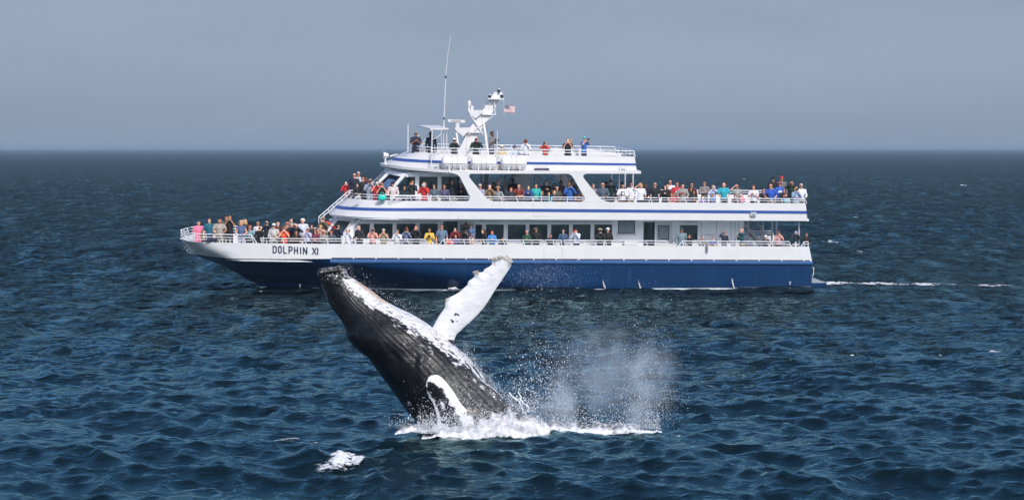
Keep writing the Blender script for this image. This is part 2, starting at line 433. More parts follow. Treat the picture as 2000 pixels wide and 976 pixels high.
# --- hull
XST = bl(1586, 512).x
ZBORD0, ZBORD1 = bl(650, 504.5).z, bl(1586, 510).z      # white/blue border, fore and aft
ZTOP0, ZTOP1 = bl(640, 475.5).z, bl(1581, 481).z
STEM = [(522, 590), (512, 567), (506.5, 561), (494, 548.5), (487, 546.5), (469, 535.6), (450.6, 525.5), (432, 516.6), (414, 509), (395, 502.8), (377, 495.2), (368, 484), (360, 474), (351, 464.2)]
lev = []
for k, (px, py) in enumerate(STEM):
    p = bl(px, py, W/2); lev.append([p.x, p.z])
nl = len(lev)
zb_stem = lev[10][1]; zt_stem = lev[13][1]
def level_curve(k, n=44):
    xs, z0 = lev[k]
    # half breadth = a bluff facet from the stem to a knuckle, plus a long fair run aft of it
    if k <= 3: d1, hb1, e1, L2, e2 = 0.05, 0.02, 1.0, 19.0, 1.7
    elif k <= 10:
        f = (k-3)/7; kx = 494 - 40*(548 - STEM[k][1])/48
        d1 = max(.08, (kx - STEM[k][0])/37); hb1 = 2.45*f**1.15; e1 = 1.15; L2 = 19.0 - 12.5*f; e2 = 1.7
    else:
        f = (k-10)/3; d1 = 2.0 - 1.15*f; hb1 = 2.45 - .15*f; e1 = 1.2 + 1.1*f; L2 = 6.5 + f; e2 = 1.7
    if k <= 10:
        z1 = z0 if k < 10 else ZBORD1
        if k == 2: z1 = bl(1584, 557.8).z
        if k == 1: z1 = bl(1584, 563.5).z
        if k == 2: z0 += .06
        if 3 <= k < 10:
            f = (z0 - lev[2][1])/(zb_stem - lev[2][1]); z1 = lev[2][1] + f*(ZBORD1 - lev[2][1])
    else:
        f = (z0 - zb_stem)/(zt_stem - zb_stem); z1 = ZBORD1 + f*(ZTOP1 - ZBORD1)
    pts = []
    xe = XST if k <= 10 else XST + (bl(1580.5, 481).x - XST)*((k-10)/3)
    for i in range(n+1):
        t = (i/n)**1.7
        x = xs + (xe - xs)*t
        d = x-xs
        y = W/2 - hb1*(1-(1-min(1, d/d1))**e1) - (W/2-hb1)*(1-(1-min(1, d/L2))**e2)
        q = min(1, (x-xs)/(bl(650, 504).x-xs))
        if k == 10: z = z0 + (ZBORD0-z0)*q if q < 1 else ZBORD0 + (ZBORD1-ZBORD0)*(x-bl(650, 504).x)/(XST-bl(650, 504).x)
        elif k > 10:
            zb = (zb_stem + (ZBORD0-zb_stem)*q) if q < 1 else ZBORD0 + (ZBORD1-ZBORD0)*(x-bl(650, 504).x)/(XST-bl(650, 504).x)
            zt = (zt_stem + (ZTOP0-zt_stem)*q) if q < 1 else ZTOP0 + (ZTOP1-ZTOP0)*(x-bl(650, 504).x)/(XST-bl(650, 504).x)
            z = zb + (zt-zb)*(k-10)/3
        else: z = z0 + (z1-z0)*t
        pts.append(Vector((x, y, z)))
    return pts
def both(c, inset=0.0):
    """a plan curve from the near stern round the stem to the far stern"""
    near = c[::-1]; far = [Vector((p.x, W-p.y, p.z)) for p in c[1:]]
    return near + far
def stem_blunt(c, w):                         # the stem is a narrow flat rather than a knife edge
    return [Vector((p.x, min(p.y, W/2-w), p.z)) for p in c]
LC = [stem_blunt(level_curve(k), 0.06 if k < 3 else 0.06 + 0.10*(k-2)/8 if k <= 10 else 0.16 + 0.2*(k-10)/3) for k in range(nl)]
hb = MB()
rows = [both(LC[k]) for k in range(0, 3)]
hb.grid(rows[0:2], 0); hb.grid(rows[1:3], 1)
hb.grid([both(LC[k]) for k in range(2, 11)], 0)
for k in range(0, 10):                         # transom
    a, b_ = LC[k][-1], LC[k+1][-1]
    hb.add([a, (a.x, W-a.y, a.z), (b_.x, W-b_.y, b_.z), b_], [(0, 1, 2, 3)], 1 if k == 1 else 0)
hull = part(hb, 'hull', [M['blue'], M['boot']], smooth=30)

def wall_from(curves, thick, cap=True):
    """a standing wall (bulwark) lofted through plan curves, with an inner skin `thick` inside"""
    mb = MB()
    outer = [both(c) for c in curves]
    def inset(c):
        o = []
        for i, p in enumerate(c):
            a, b_ = c[max(i-1, 0)], c[min(i+1, len(c)-1)]
            d = Vector((b_.x-a.x, b_.y-a.y, 0)); d.normalize()
            o.append(p + Vector((d.y, -d.x, 0))*-thick if False else p + Vector((-d.y, d.x, 0))*-thick)
        return o
    inner = [inset(c) for c in outer]
    mb.grid(outer + inner[::-1])
    mb.grid([inner[0], outer[0]])
    n0 = len(outer[0])
    return mb
bwk = wall_from(LC[10:], 0.10)
part(bwk, 'bulwark', M['white'], smooth=35)
# stern bulwark across
sb = MB(); xs_ = bl(1582, 500).x
sb.box((xs_-0.12, 0.12, ZBORD1), (xs_-0.02, W-0.12, ZTOP1-0.25)); part(sb, 'stern_bulwark', M['white'])
# anchor roller plate on the stem
ar = MB(); p0 = bl(361, 481, W/2-0.12); p1 = bl(378, 493, W/2-0.12)
ar.prism([bl(358.5, 480, W/2-.15), bl(364, 483, W/2-.15), bl(375, 492, W/2-.15), bl(372, 494.5, W/2-.15), bl(366, 492, W/2-.15)], (0, .3, 0))
arp = part(ar, 'anchor_roller', M['rail'])
for q in ((364.3, 484.4), (369, 490)):
    hb_ = MB(); c = bl(q[0], q[1], W/2-.15); hb_.tube([c + Vector((0, -.01, 0)), c + Vector((0, .01, 0))], .05, 8); part(hb_, 'hole_shade', M['dark'], arp)  # dark disc standing in for the shade in a plate hole
# main deck floor
def slab(curve, z_off, thick, y_in=0.03):
    ring = [Vector((p.x, min(max(p.y, y_in), W-y_in), p.z + z_off)) for p in both(curve)]
    mb = MB(); mb.prism(ring, (0, 0, -thick)); return mb
ZF1 = bl(1100, 508.5).z
dk = level_curve(10); dk = [Vector((p.x + 0.25, p.y, ZF1)) for p in dk[1:-1]] + [Vector((XST-0.1, 0, ZF1))]
part(slab(dk, 0, 0.08, .12), 'main_deck', M['deck'])
# raised foredeck
ZFD = ZF1 + 0.28
fdm = MB()
ring = [bl(392, 480, W/2)] ; ring = []
for px_, hw in ((400, 0.9), (440, 1.9), (500, 2.6), (560, 2.75), (618, 2.75)):
    ring.append((bl(px_, 480, W/2).x, hw))
poly = [Vector((x, W/2-h, ZFD)) for x, h in ring] + [Vector((x, W/2+h, ZFD)) for x, h in ring[::-1]]
fdm.prism(poly, (0, 0, -0.28)); part(fdm, 'raised_foredeck', M['deck'])
# rub rail, scupper slots as proud dark strips, slot shade in the colour
rr_ = MB(); ra, rb_ = bl(645, 509.3), bl(1587, 512.6)
prof = [(0, -.10), (-.09, -.06), (-.10, .03), (-.02, .09), (.02, .09), (.02, -.10)]
rr_.grid([[Vector((ra.x + (rb_.x-ra.x)*t, a, ra.z + (rb_.z-ra.z)*t + b_)) for a, b_ in prof] for t in (0, .25, .5, .75, 1)], close=True)
rr_.add([Vector((rb_.x, a, rb_.z + b_)) for a, b_ in prof], [tuple(range(6))]); rr_.add([Vector((ra.x, a, ra.z + b_)) for a, b_ in prof], [tuple(range(6))])
part(rr_, 'rub_rail', M['rub'])
x_ = 646.5
slot_me = None
while x_ < 1575:
    t = (x_-646)/(1586-646); y0_ = 503.7 + (508.6-503.7)*t
    a = bl(x_+1.2, y0_+1.3); b_ = bl(min(x_ + 42.6, 1582), y0_-1.5 + 0.2)
    s_ = MB(); s_.box((a.x, -0.006, min(a.z, b_.z)), (b_.x, 0.02, max(a.z, b_.z))); part(s_, 'scupper_shade_strip', M['dark'])
    x_ += 44.0
# discharge streams and draught marks
for (px_, t0, t1, dx_) in ((1177, 545.5, 561, 4), (1246, 545, 563, 5), (1429.5, 543, 561, 3)):
    st = MB(); n_ = 9; left, right = [], []
    for i in range(n_):
        f = i/(n_-1); c = bl(px_ + dx_*f**1.5, t0 + (t1-t0)*f)
        w_ = 0.022 + 0.028*f + random.uniform(-.012, .014)
        left.append(c + Vector((-w_, -.03-.08*f, 0))); right.append(c + Vector((w_, -.03-.08*f, 0)))
    rows_ = [[a, (a+b_)/2 + Vector((0, -.04, 0)), b_, (a+b_)/2 + Vector((0, .03, 0))] for a, b_ in zip(left, right)]
    st.grid(rows_, close=True); part(st, 'water_discharge', M['boot'], smooth=60)
def strokes(mb, segs, w, y=-0.012):
    """flat letter strokes: each seg a polyline of local points"""
    for seg in segs:
        seg = [Vector(p) for p in seg]
        for a, b_ in zip(seg, seg[1:]):
            d = (b_-a).normalized(); nrm = Vector((-d.z, 0, d.x))*w/2; e = d*w*0.3
            mb.prism([a-nrm-e, b_-nrm+e, b_+nrm+e, a+nrm-e], (0, 0.010, 0))
for (px_, py_) in ((1542.5, 552.5), (585.5, 557.5)):
    c = bl(px_, py_, 0 if px_ > 1000 else None or 1.2)
    yy = 0.0
    if px_ < 1000:
        for k_ in range(40):                    # find the hull side at this height
            yy = 1.6*k_/40; c = bl(px_, py_, yy)
            xs0, z0_ = lev[2]
            if W/2*(1-min(1, (c.x-xs0)/19))**1.7 <= yy + .35: break
    mb = MB(); strokes(mb, [[c + Vector((-.05, -.03, .075)), c + Vector((.05, -.03, .075)), c + Vector((-.01, -.03, -.075))]], .032)
    part(mb, 'draught_mark', M['boot'])
# --- the name, letter by letter, on the bow bulwark
def side_y(px, py):                             # near bulwark surface at a pixel
    lo, hi = 0.0, W/2
    for _ in range(40):
        mid = (lo+hi)/2; p = bl(px, py, mid)
        # surface y at this x, between levels 10 and 13
        f = min(1, max(0, (py-477)/(499-477)))
        def ycurve(k):
            c = LC[k]
            for a, b_ in zip(c, c[1:]):
                if a.x <= p.x <= b_.x: return a.y + (b_.y-a.y)*(p.x-a.x)/max(1e-6, b_.x-a.x)
            return 0.0
        ys_ = ycurve(13)*(1-f) + ycurve(10)*f
        if mid > ys_: hi = mid
        else: lo = mid
    return lo
GL = {'D': ([[(0,0),(0,1),(.6,1),(1,.82),(1,.18),(.6,0),(0,0)]]), 'O': ([[(0,.2),(0,.8),(.3,1),(.7,1),(1,.8),(1,.2),(.7,0),(.3,0),(0,.2)]]),
      'L': ([[(0,1),(0,0),(1,0)]]), 'P': ([[(0,0),(0,1),(.7,1),(1,.85),(1,.6),(.7,.45),(0,.45)]]), 'H': ([[(0,0),(0,1)],[(1,0),(1,1)],[(0,.5),(1,.5)]]),
      'I': ([[(.5,0),(.5,1)]]), 'N': ([[(0,0),(0,1),(1,0),(1,1)]]), 'X': ([[(0,0),(1,1)],[(0,1),(1,0)]])}
name_root = bpy.data.objects.new('name_lettering', None); COL.objects.link(name_root); name_root.parent = BOAT
for ch, x0, x1 in (('D',533.6,539.6),('O',544,549.4),('L',554.3,559.2),('P',564.6,570.6),('H',575.2,581.2),('I',586.2,588.2),('N',592.6,599.4),('X',610.4,617.2),('I',619.6,621.4)):
    t = (x0-533)/(621-533); yt, yb = 480.1+3.6*t, 492.6+3.6*t
    mb = MB()
    for seg in GL[ch]:
        pl = []
        for u, v in seg:
            px_ = x0+(x1-x0)*u; py_ = yb+(yt-yb)*v
            yl_ = side_y(px_, py_); p = bl(px_, py_, yl_ - 0.03); pl.append(p)
        for a, b_ in zip(pl, pl[1:]):
            d = (b_-a).normalized(); nrm = Vector((-d.z, 0, d.x)).normalized()*.028; e = d*.014
            mb.prism([a-nrm-e, b_-nrm+e, b_+nrm+e, a+nrm-e], (0, .03, 0))
    part(mb, 'letter', M['navy'], name_root)
# swim platform
sp = MB(); zp = bl(1613, 552).z
x0p = XST-0.02; x1p = bl(1615, 552).x
sp.box((x0p, 0.05, zp-.28), (x1p, W-.05, zp)); plat = part(sp, 'swim_platform', M['blue'])
for i in range(9):
    s_ = MB(); xa = x0p+.06+i*(x1p-x0p-.1)/9; s_.box((xa, .12, zp+.002), (xa+(x1p-x0p)/13, W-.12, zp+.03)); part(s_, 'deck_slat', M['steel'], plat)
lp = MB(); lp.tube([bl(1586, 522), bl(1588.5, 522)+Vector((.02,0,0)), bl(1589, 534), bl(1587.5, 538), bl(1585.5, 538)], .02, 6); part(lp, 'boarding_handle', M['rail'])

# --- rails: sections along a plan curve
def rail_section(name, pts_top, drops, zs, posts, lean=0.10, r=0.024, endcap=True, parent=None):
    """pts_top: polyline of rail points at deck-bulwark level; zs: heights of the rails above it; posts: fractions"""
    root = bpy.data.objects.new(name, None); COL.objects.link(root); root.parent = parent or BOAT
    base = [Vector(p) for p in pts_top]
    up = Vector((0, 0, 1))
    def along(f):
        L = [0]
        for a, b_ in zip(base, base[1:]): L.append(L[-1] + (b_-a).length)
        d = f*L[-1]
        for i in range(len(base)-1):
            if d <= L[i+1] + 1e-6:
                return base[i].lerp(base[i+1], (d-L[i])/max(1e-6, L[i+1]-L[i]))
        return base[-1]
    for i, z in enumerate(zs):
        pl = [p + up*z for p in base]
        if i == 0 and drops[0]: pl = [base[0] + Vector((-drops[0], 0, 0.0))] + pl
        if i == 0 and drops[1]: pl = pl + [base[-1] + Vector((drops[1], 0, 0.0))]
        mb = MB(); mb.tube(pl, r if i == 0 else r*.75, 6); part(mb, 'rail_bar', M['rail'], root)
    for f in posts:
        p = along(f); mb = MB(); mb.tube([p + up*zs[0], p + Vector((lean, 0, 0))], r*.85, 6); part(mb, 'rail_post', M['rail'], root)
    return root
def line_px(x0, x1, y0, y1, yl=.05, n=2):
    a, b_ = bl(x0, y0, yl), bl(x1, y1, yl); return [a.lerp(b_, i/(n-1)) for i in range(n)]
HM = (bl(1000, 470.3).z - bl(1000, 480).z)
# bow rail (three bars) follows the stem
topc = LC[13]
bowpts = []
for i in range(len(topc)-1, -1, -1):
    p = topc[i]
    if p.x <= bl(494, 468, .6).x: bowpts.append(Vector((p.x+.06, p.y+.05, p.z)))
nearb = bowpts; farb = [Vector((p.x, W-p.y, p.z)) for p in nearb[::-1]]
rail_section('bow_rail', nearb + farb, (-0.30, -0.30), (.42, .27, .13), [i/14 for i in range(15)], lean=.12)
shoulder = []
x_a, x_b = bl(496.5, 468, .55).x, bl(690, 476).x
for i in range(len(topc)):
    p = topc[i]
    if x_a < p.x < x_b: shoulder.append(Vector((p.x, p.y+.05, p.z)))
rail_section('side_rail', shoulder, (0, 0), (.26, .13), [0, .25, .5, .75, 1])
rail_section('side_rail', [Vector((p.x, W-p.y, p.z)) for p in shoulder], (0, 0), (.26, .13), [0, .25, .5, .75, 1])
for (x0, x1, d0, d1, np_) in ((692, 830, 0, .22, 4), (866, 1060, .22, 0, 5), (1065, 1097, 0, 0, 2), (1101, 1301, 0, .22, 5), (1332, 1541, .18, .14, 6), (1570.5, 1578.5, .17, 0, 1)):
    t0, t1 = (x0-640)/940, (x1-640)/940
    rail_section('side_rail', line_px(x0, x1, 475.5+5.5*t0, 475.5+5.5*t1), (d0, d1), (.26, .13), [i/np_ for i in range(np_+1)], lean=.10 if np_ > 2 else 0)
rail_section('side_rail', [bl(700, 476.2, 0) + Vector((0, W-.05, 0)), bl(1575, 481, 0) + Vector((0, W-.05, 0))], (0, 0), (.26, .13), [i/20 for i in range(21)])
for px_ in (845, 1315.5, 1553.5):               # mooring posts in the rail gaps
    c = bl(px_, 479.5, .1); mb = MB(); mb.tube([c + Vector((0, 0, -.05)), c + Vector((0, 0, .22))], .055, 10); mb.tube([c + Vector((-.17, 0, .07)), c + Vector((.17, 0, .07))], .025, 8)
    part(mb, 'mooring_post', M['white'])
# boarding gates: seam lines in the bulwark
for px_ in (1062.5, 1098.5):
    a, b_ = bl(px_, 480.5), bl(px_, 506); mb = MB(); mb.box((a.x-.008, -.004, b_.z), (a.x+.008, .01, a.z)); part(mb, 'gate_seam', M['seam'])

# --- main deck cabin
YC = 1.35
ZC0, ZC1 = ZF1, bl(1000, 427.6).z - 0.03
def wall_holes(mb, x0, x1, z0, z1, y0, y1, holes):
    """a wall slab between y0 (outside) and y1 with rectangular holes (xa, xb, za, zb)"""
    xs = sorted({x0, x1, *[h[0] for h in holes], *[h[1] for h in holes]}); zs = sorted({z0, z1, *[h[2] for h in holes], *[h[3] for h in holes]})
    for i in range(len(xs)-1):
        run = None
        for j in range(len(zs)-1):
            cx, cz = (xs[i]+xs[i+1])/2, (zs[j]+zs[j+1])/2
            solid = not any(h[0] < cx < h[1] and h[2] < cz < h[3] for h in holes)
            if solid: mb.box((xs[i], y0, zs[j]), (xs[i+1], y1, zs[j+1]))
def window(px0, px1, py0, py1, yl, pane='glass_dark', name='window'):
    a, b_ = bl(px0, py1, yl), bl(px1, py0, yl)
    h = (a.x, b_.x, a.z, b_.z)
    root = bpy.data.objects.new(name, None); COL.objects.link(root); root.parent = BOAT
    fr_ = MB(); t = .03; e = .012
    fr_.box((h[0]-e, yl-.006, h[2]-e), (h[0]+t, yl+.07, h[3]+e)); fr_.box((h[1]-t, yl-.006, h[2]-e), (h[1]+e, yl+.07, h[3]+e))
    fr_.box((h[0]+t, yl-.004, h[2]-e), (h[1]-t, yl+.07, h[2]+t)); fr_.box((h[0]+t, yl-.004, h[3]-t), (h[1]-t, yl+.07, h[3]+e))
    c_ = .11                                    # rounded corners of the gasket
    for sx, sz in ((0, 0), (0, 1), (1, 0), (1, 1)):
        X, Z_ = h[sx], h[2+sz]; dx_ = c_ if sx == 0 else -c_; dz_ = c_ if sz == 0 else -c_
        fr_.prism([Vector((X, yl-.0045, Z_)), Vector((X+dx_, yl-.0045, Z_)), Vector((X+dx_*.35, yl-.0045, Z_+dz_*.35)), Vector((X, yl-.0045, Z_+dz_))], (0, .06, 0))
    part(fr_, 'frame', M['gasket'], root)
    pn = MB(); pn.box((h[0]+t-.005, yl+.03, h[2]+t-.005), (h[1]-t+.005, yl+.045, h[3]-t+.005)); part(pn, 'pane', M[pane], root)
    return h
holes = []
for (a, b_) in ((704.7, 721.6), (730.5, 766.4), (775, 810.7), (819.5, 855)):
    holes.append(window(a, b_, 436.6, 465, YC))
for (a, b_) in ((928.5, 941), (949.5, 983.5), (992, 1026.3), (1034, 1068.8), (1076.6, 1111), (1119, 1153), (1161, 1195)):
    holes.append(window(a, b_, 438.3, 466.6, YC))
holes.append(window(1207, 1240, 430.6, 455.5, YC, 'glass_grey'))
holes.append(window(1328, 1362.3, 439.5, 467.6, YC))
def door(px0, px1, py0, opened, wx=None):
    a, b_ = bl(px0, 500, YC), bl(px1, py0, YC); h = (a.x, b_.x, ZC0+.02, b_.z)
    root = bpy.data.objects.new('door', None); COL.objects.link(root); root.parent = BOAT
    if opened:
        mb = MB(); mb.box((h[0], YC+.35, h[2]), (h[1], YC+.4, h[3])); part(mb, 'doorway', M['glass_dark'], root)  # dark sheet across the open doorway, interior shade in its colour
        mb = MB(); mb.box((h[0]+.4*(h[1]-h[0]), YC+.2, h[2]), (h[0]+.44*(h[1]-h[0]), YC+.25, h[3])); part(mb, 'door_jamb', M['gasket'], root)
    else:
        mb = MB(); w0, w1 = bl(wx[0], wx[3], YC), bl(wx[1], wx[2], YC)
        wall_holes(mb, h[0]+.01, h[1]-.01, h[2], h[3]-.01, YC-.02, YC+.03, [(w0.x, w1.x, w0.z, w1.z)])
        part(mb, 'door_leaf', M['white'], root)
        mb = MB(); mb.box((w0.x-.01, YC-.03, w0.z-.01), (w0.x+.03, YC+.02, w1.z+.01)); mb.box((w1.x-.03, YC-.03, w0.z-.01), (w1.x+.01, YC+.02, w1.z+.01))
        mb.box((w0.x+.03, YC-.028, w0.z-.01), (w1.x-.03, YC+.02, w0.z+.03)); mb.box((w0.x+.03, YC-.028, w1.z-.03), (w1.x-.03, YC+.02, w1.z+.01)); part(mb, 'window_frame', M['gasket'], root)
        mb = MB(); mb.box((w0.x+.02, YC, w0.z+.02), (w1.x-.02, YC+.01, w1.z-.02)); part(mb, 'pane', M['glass_grey'], root)
        hx = h[0]+.09; mb = MB(); mb.box((hx-.02, YC-.07, h[2]+.92), (hx+.02, YC-.03, h[2]+1.12)); part(mb, 'handle', M['steel'], root)
    return h
holes.append(door(865, 894.4, 431.4, True))
holes.append(door(895.5, 926, 431.6, False, (899.5, 922.6, 438.6, 465.6)))
holes.append(door(1256, 1279.6, 432.6, True))
holes.append(door(1281.5, 1313, 432.8, False, (1284.7, 1307, 439.6, 467)))
XC0, XC1 = bl(690, 460, YC).x, bl(1452.5, 450, YC).x
cw = MB(); wall_holes(cw, XC0, XC1, ZC0, ZC1, YC, YC+.08, holes)
cw.box((XC0+.02, W-YC-.08, ZC0), (XC1, W-YC, ZC1)); cw.box((XC1-.08, YC+.08, ZC0), (XC1-.001, W-YC-.08, ZC1))
cw.box((XC0+.3, YC+.45, ZC0), (XC1-.3, YC+.5, ZC1))    # inner partition: the cabin is dark behind the panes
part(cw, 'cabin_wall', M['offwhite'])
for a, b_ in ((707, 856), (936, 1197), (1325, 1363)):
    mb = MB(); p, q = bl(a, 431.3, YC-.05), bl(b_, 432.8, YC-.05); mb.tube([p, q], .018, 6); part(mb, 'handrail', M['steel'])
for px_ in (1369.5, 1400, 1428, 1436, 1443):
    a = bl(px_, 434, YC); mb = MB(); mb.box((a.x-.012, YC-.006, ZC0+.5), (a.x+.012, YC+.002, ZC1-.05)); part(mb, 'panel_seam', M['seam'])
for (a, b_) in ((1204, 1244), (1376, 1396)):
    p, q = bl(a, 458, YC), bl(b_, 457, YC); mb = MB(); mb.box((p.x, YC-.03, p.z-.03), (q.x, YC-.002, q.z+.03)); part(mb, 'trim_strip', M['white'])
x0l, x1l = bl(1217, 474, YC).x, bl(1243, 474, YC).x     # white locker by the wall
mb = MB(); mb.box((x0l, YC-.4, ZC0), (x1l, YC-.01, bl(1230, 470, YC-.4).z)); part(mb, 'deck_locker', M['white'])
# cabin front: raked facets with windscreens
def facet(bot_a, top_a, bot_b, top_b, frame_w, pane, name, fm='offwhite'):
    """raked window facet: two pillars a and b (bottom/top points), head and sill, and the pane"""
    root = bpy.data.objects.new(name, None); COL.objects.link(root); root.parent = BOAT
    dirx = (bot_b-bot_a).normalized(); nrm = dirx.cross((top_a-bot_a).normalized()).normalized()*.1
    for bo, to in ((bot_a, top_a), (bot_b, top_b)):
        s_ = 1 if bo is bot_a else -1
        mb = MB(); mb.prism([bo, bo + dirx*frame_w*s_, to + dirx*frame_w*s_, to], nrm); part(mb, 'pillar', M[fm], root)
    ia, ib = bot_a + dirx*frame_w, bot_b - dirx*frame_w; ta, tb = top_a + dirx*frame_w, top_b - dirx*frame_w
    for f0, f1 in ((0, .12), (.86, 1)):
        mb = MB(); mb.prism([ia.lerp(ta, f0), ib.lerp(tb, f0), ib.lerp(tb, f1), ia.lerp(ta, f1)], nrm); part(mb, 'sill' if f0 == 0 else 'head', M[fm], root)
    mb = MB(); o_ = nrm*.4; mb.prism([ia.lerp(ta, .11)+o_, ib.lerp(tb, .11)+o_, ib.lerp(tb, .87)+o_, ia.lerp(ta, .87)+o_], nrm*.15); part(mb, 'pane', M[pane], root)
nb, nt = bl(660, 476, YC), bl(707, 426.5, YC); fb, ft = bl(626, 468, 2.75), bl(664, 422.5, 2.75)
nb = nt + (nb-nt)*((nt.z-ZC0)/(nt.z-nb.z)); fb = ft + (fb-ft)*((ft.z-ZC0)/(ft.z-fb.z))
mid = .55
facet(fb.lerp(ft, .25), ft, nb.lerp(nt, .25), nt, .2, 'glass_dark', 'windscreen')
mf = lambda p: Vector((p.x, W-p.y, p.z))
facet(mf(nb).lerp(mf(nt), .25), mf(nt), mf(fb).lerp(mf(ft), .25), mf(ft), .2, 'glass_dark', 'windscreen')
facet(mf(fb).lerp(mf(ft), .25), mf(ft), fb.lerp(ft, .25), ft, .2, 'glass_dark', 'windscreen')
lw = MB()
for P, Q in (((fb, ft), (nb, nt)), ((mf(nb), mf(nt)), (mf(fb), mf(ft))), ((mf(fb), mf(ft)), (fb, ft))):
    lw.prism([P[0], Q[0], Q[0].lerp(Q[1], .25), P[0].lerp(P[1], .25)], Vector((.05, 0, 0)))
lw.prism([nb, Vector((XC0+.02, YC, ZC0)), Vector((XC0+.02, YC, ZC1)), nt], (0, .07, 0)); lw.prism([mf(nb), Vector((XC0+.02, W-YC, ZC0)), Vector((XC0+.02, W-YC, ZC1)), mf(nt)], (0, -.07, 0))
part(lw, 'cabin_front', M['offwhite'])

# --- upper deck: fascia band with a raked rounded front
def plan(xtip, L, xaft, z, n=26, p=2.3):
    c = []
    for i in range(n+1):
        a = (i/n)*math.pi/2
        c.append(Vector((xtip + L*(1-math.cos(a)**(2/p)), W/2*(1-math.sin(a)**(2/p)), z)))
    for i in range(1, 6): c.append(Vector((xtip + L + (xaft-xtip-L)*i/5, 0.0, z)))
    return c
def band(tips, zl, xaft, Ls, pw=2.3):
    """tips: list of (px,py) of the centreline tip per level (bottom to top); zl: near side z fore/aft per level"""
    cs = []
    for (px_, py_), (z0, z1, xr), xa, L in zip(tips, zl, xaft, Ls):
        t = bl(px_, py_, W/2); c = plan(t.x, L, xa, 0, p=pw)
        for p in c:
            q = min(1, (p.x-t.x)/L); z_l = z0 + (z1-z0)*(p.x-xr[0])/(xr[1]-xr[0])
            p.z = t.z*(1-q)**1.0 + z_l*q if q < 1 else z_l
        cs.append(c)
    return cs
xr = (bl(775, 427).x, bl(1576, 430).x)
Zu = [(bl(775, 426.8).z, bl(1576, 430.7).z, xr), (bl(775, 411).z, bl(1576, 417).z, xr), (bl(775, 405).z, bl(1576, 411.2).z, xr), (bl(775, 391.4).z, bl(1576, 396.5).z, xr)]
xa_ = [bl(1577, 430.7).x, bl(1575.8, 417).x, bl(1575.3, 411).x, bl(1573.5, 396.5).x]
UB = band([(640, 414.6), (652, 404), (656.5, 398.5), (676, 384)], Zu, xa_, [4.6, 4.6, 4.6, 4.4])
part(wall_from([UB[0], UB[1], UB[2], UB[3]], 0.09), 'upper_fascia', M['white'], smooth=35)
def proud(c, d):
    b_ = both(c); o = []
    for i, p in enumerate(b_):
        a, e = b_[max(i-1, 0)], b_[min(i+1, len(b_)-1)]; v = Vector((e.x-a.x, e.y-a.y, 0)).normalized()
        o.append(p + Vector((-v.y, v.x, 0))*d)
    return o
def stripe(c0, c1, d=0.012):
    mb = MB(); g = [proud(c0, 0.0), proud(c0, d), proud(c1, d), proud(c1, 0.0)]
    mb.grid(g); return mb
# which way is outward for `both` curves? test and flip
_b = both(UB[0]); _t = proud(UB[0], .1); SGN = -1 if _t[0].y > _b[0].y else 1
part(stripe(UB[1], UB[2], .014*SGN), 'blue_stripe', M['stripe'], smooth=35)
ZF2 = bl(1100, 426).z
part(slab([Vector((p.x+.1, p.y, ZF2)) for p in UB[0]], 0, .10, .1), 'upper_deck', M['offwhite'])
sb = MB(); sb.box((xa_[3]-.13, .1, ZF2), (xa_[3]-.03, W-.1, Zu[3][1]-.05)); part(sb, 'stern_bulwark', M['white'])
for (a, b_, c, d) in ((1041, 396.5, 1041, 405), (1041, 414, 1041, 422), (1041, 421.8, 1074, 422)):
    p, q = bl(a, b_), bl(c, d); mb = MB(); mb.box((min(p.x, q.x)-.007, -.005, min(p.z, q.z)-.007), (max(p.x, q.x)+.007, .01, max(p.z, q.z)+.007)); part(mb, 'gate_seam', M['seam'])
# upper rail
tc_ = UB[3]
front = [Vector((p.x+.06, p.y+.05, p.z)) for p in tc_ if p.y > .02]
nr = front[::-1] + [Vector((p.x+.06, W-p.y-.05, p.z)) for p in front[1:]]
rail_section('upper_front_rail', nr, (0, 0), (.28, .14), [i/16 for i in range(17)], lean=-.12)
HU = .24
for (x0, x1, np_) in ((762, 915, 4), (947, 1038, 3), (1041.5, 1073, 2), (1077, 1139, 2), (1168, 1572, 12)):
    t0, t1 = (x0-775)/801, (x1-775)/801
    rail_section('upper_side_rail', line_px(x0, x1, 391.4+5.1*t0, 391.4+5.1*t1), (0, 0), (HU, HU*.5), [i/np_ for i in range(np_+1)], lean=.10 if np_ > 2 else 0)
rail_section('upper_side_rail', [Vector((front[-1].x, W-.05, Zu[3][0])), Vector((xa_[3]-.05, W-.05, Zu[3][1]))], (0, 0), (HU, HU*.5), [i/24 for i in range(25)])
rail_section('upper_stern_rail', [Vector((xa_[3]-.08, .05, Zu[3][1])), Vector((xa_[3]-.08, W-.05, Zu[3][1]))], (0, 0), (HU, HU*.5), [i/6 for i in range(7)], lean=0)
# fashion plates between the upper fascia and the roof
def curve3(a, b_, c, n=6):
    a, b_, c = Vector(a), Vector(b_), Vector(c)
    return [(a*(1-t)**2 + b_*2*t*(1-t) + c*t*t)[:] for t in [i/n for i in range(n+1)]]
def plate(left, right):
    pts = []
    for a in left: pts += [a]
    for a in right[::-1]: pts += [a]
    return pts
v2 = lambda *a: [(x, y, 0) for x, y in a]
pl1L = [(884, 337.5)] + [(p[0], p[1]) for p in curve3((884.5, 338.2, 0), (894.5, 338.6, 0), (899.5, 347, 0))] + [(916, 379.5)] + [(p[0], p[1]) for p in curve3((917, 381.5, 0), (920.5, 389.5, 0), (912, 393, 0))]
pl1R = [(923, 337.5)] + [(p[0], p[1]) for p in curve3((921, 338.4, 0), (913.5, 340.5, 0), (918, 347.5, 0))] + [(944, 379.5)] + [(p[0], p[1]) for p in curve3((946, 382, 0), (955, 392.2, 0), (969, 393, 0))]
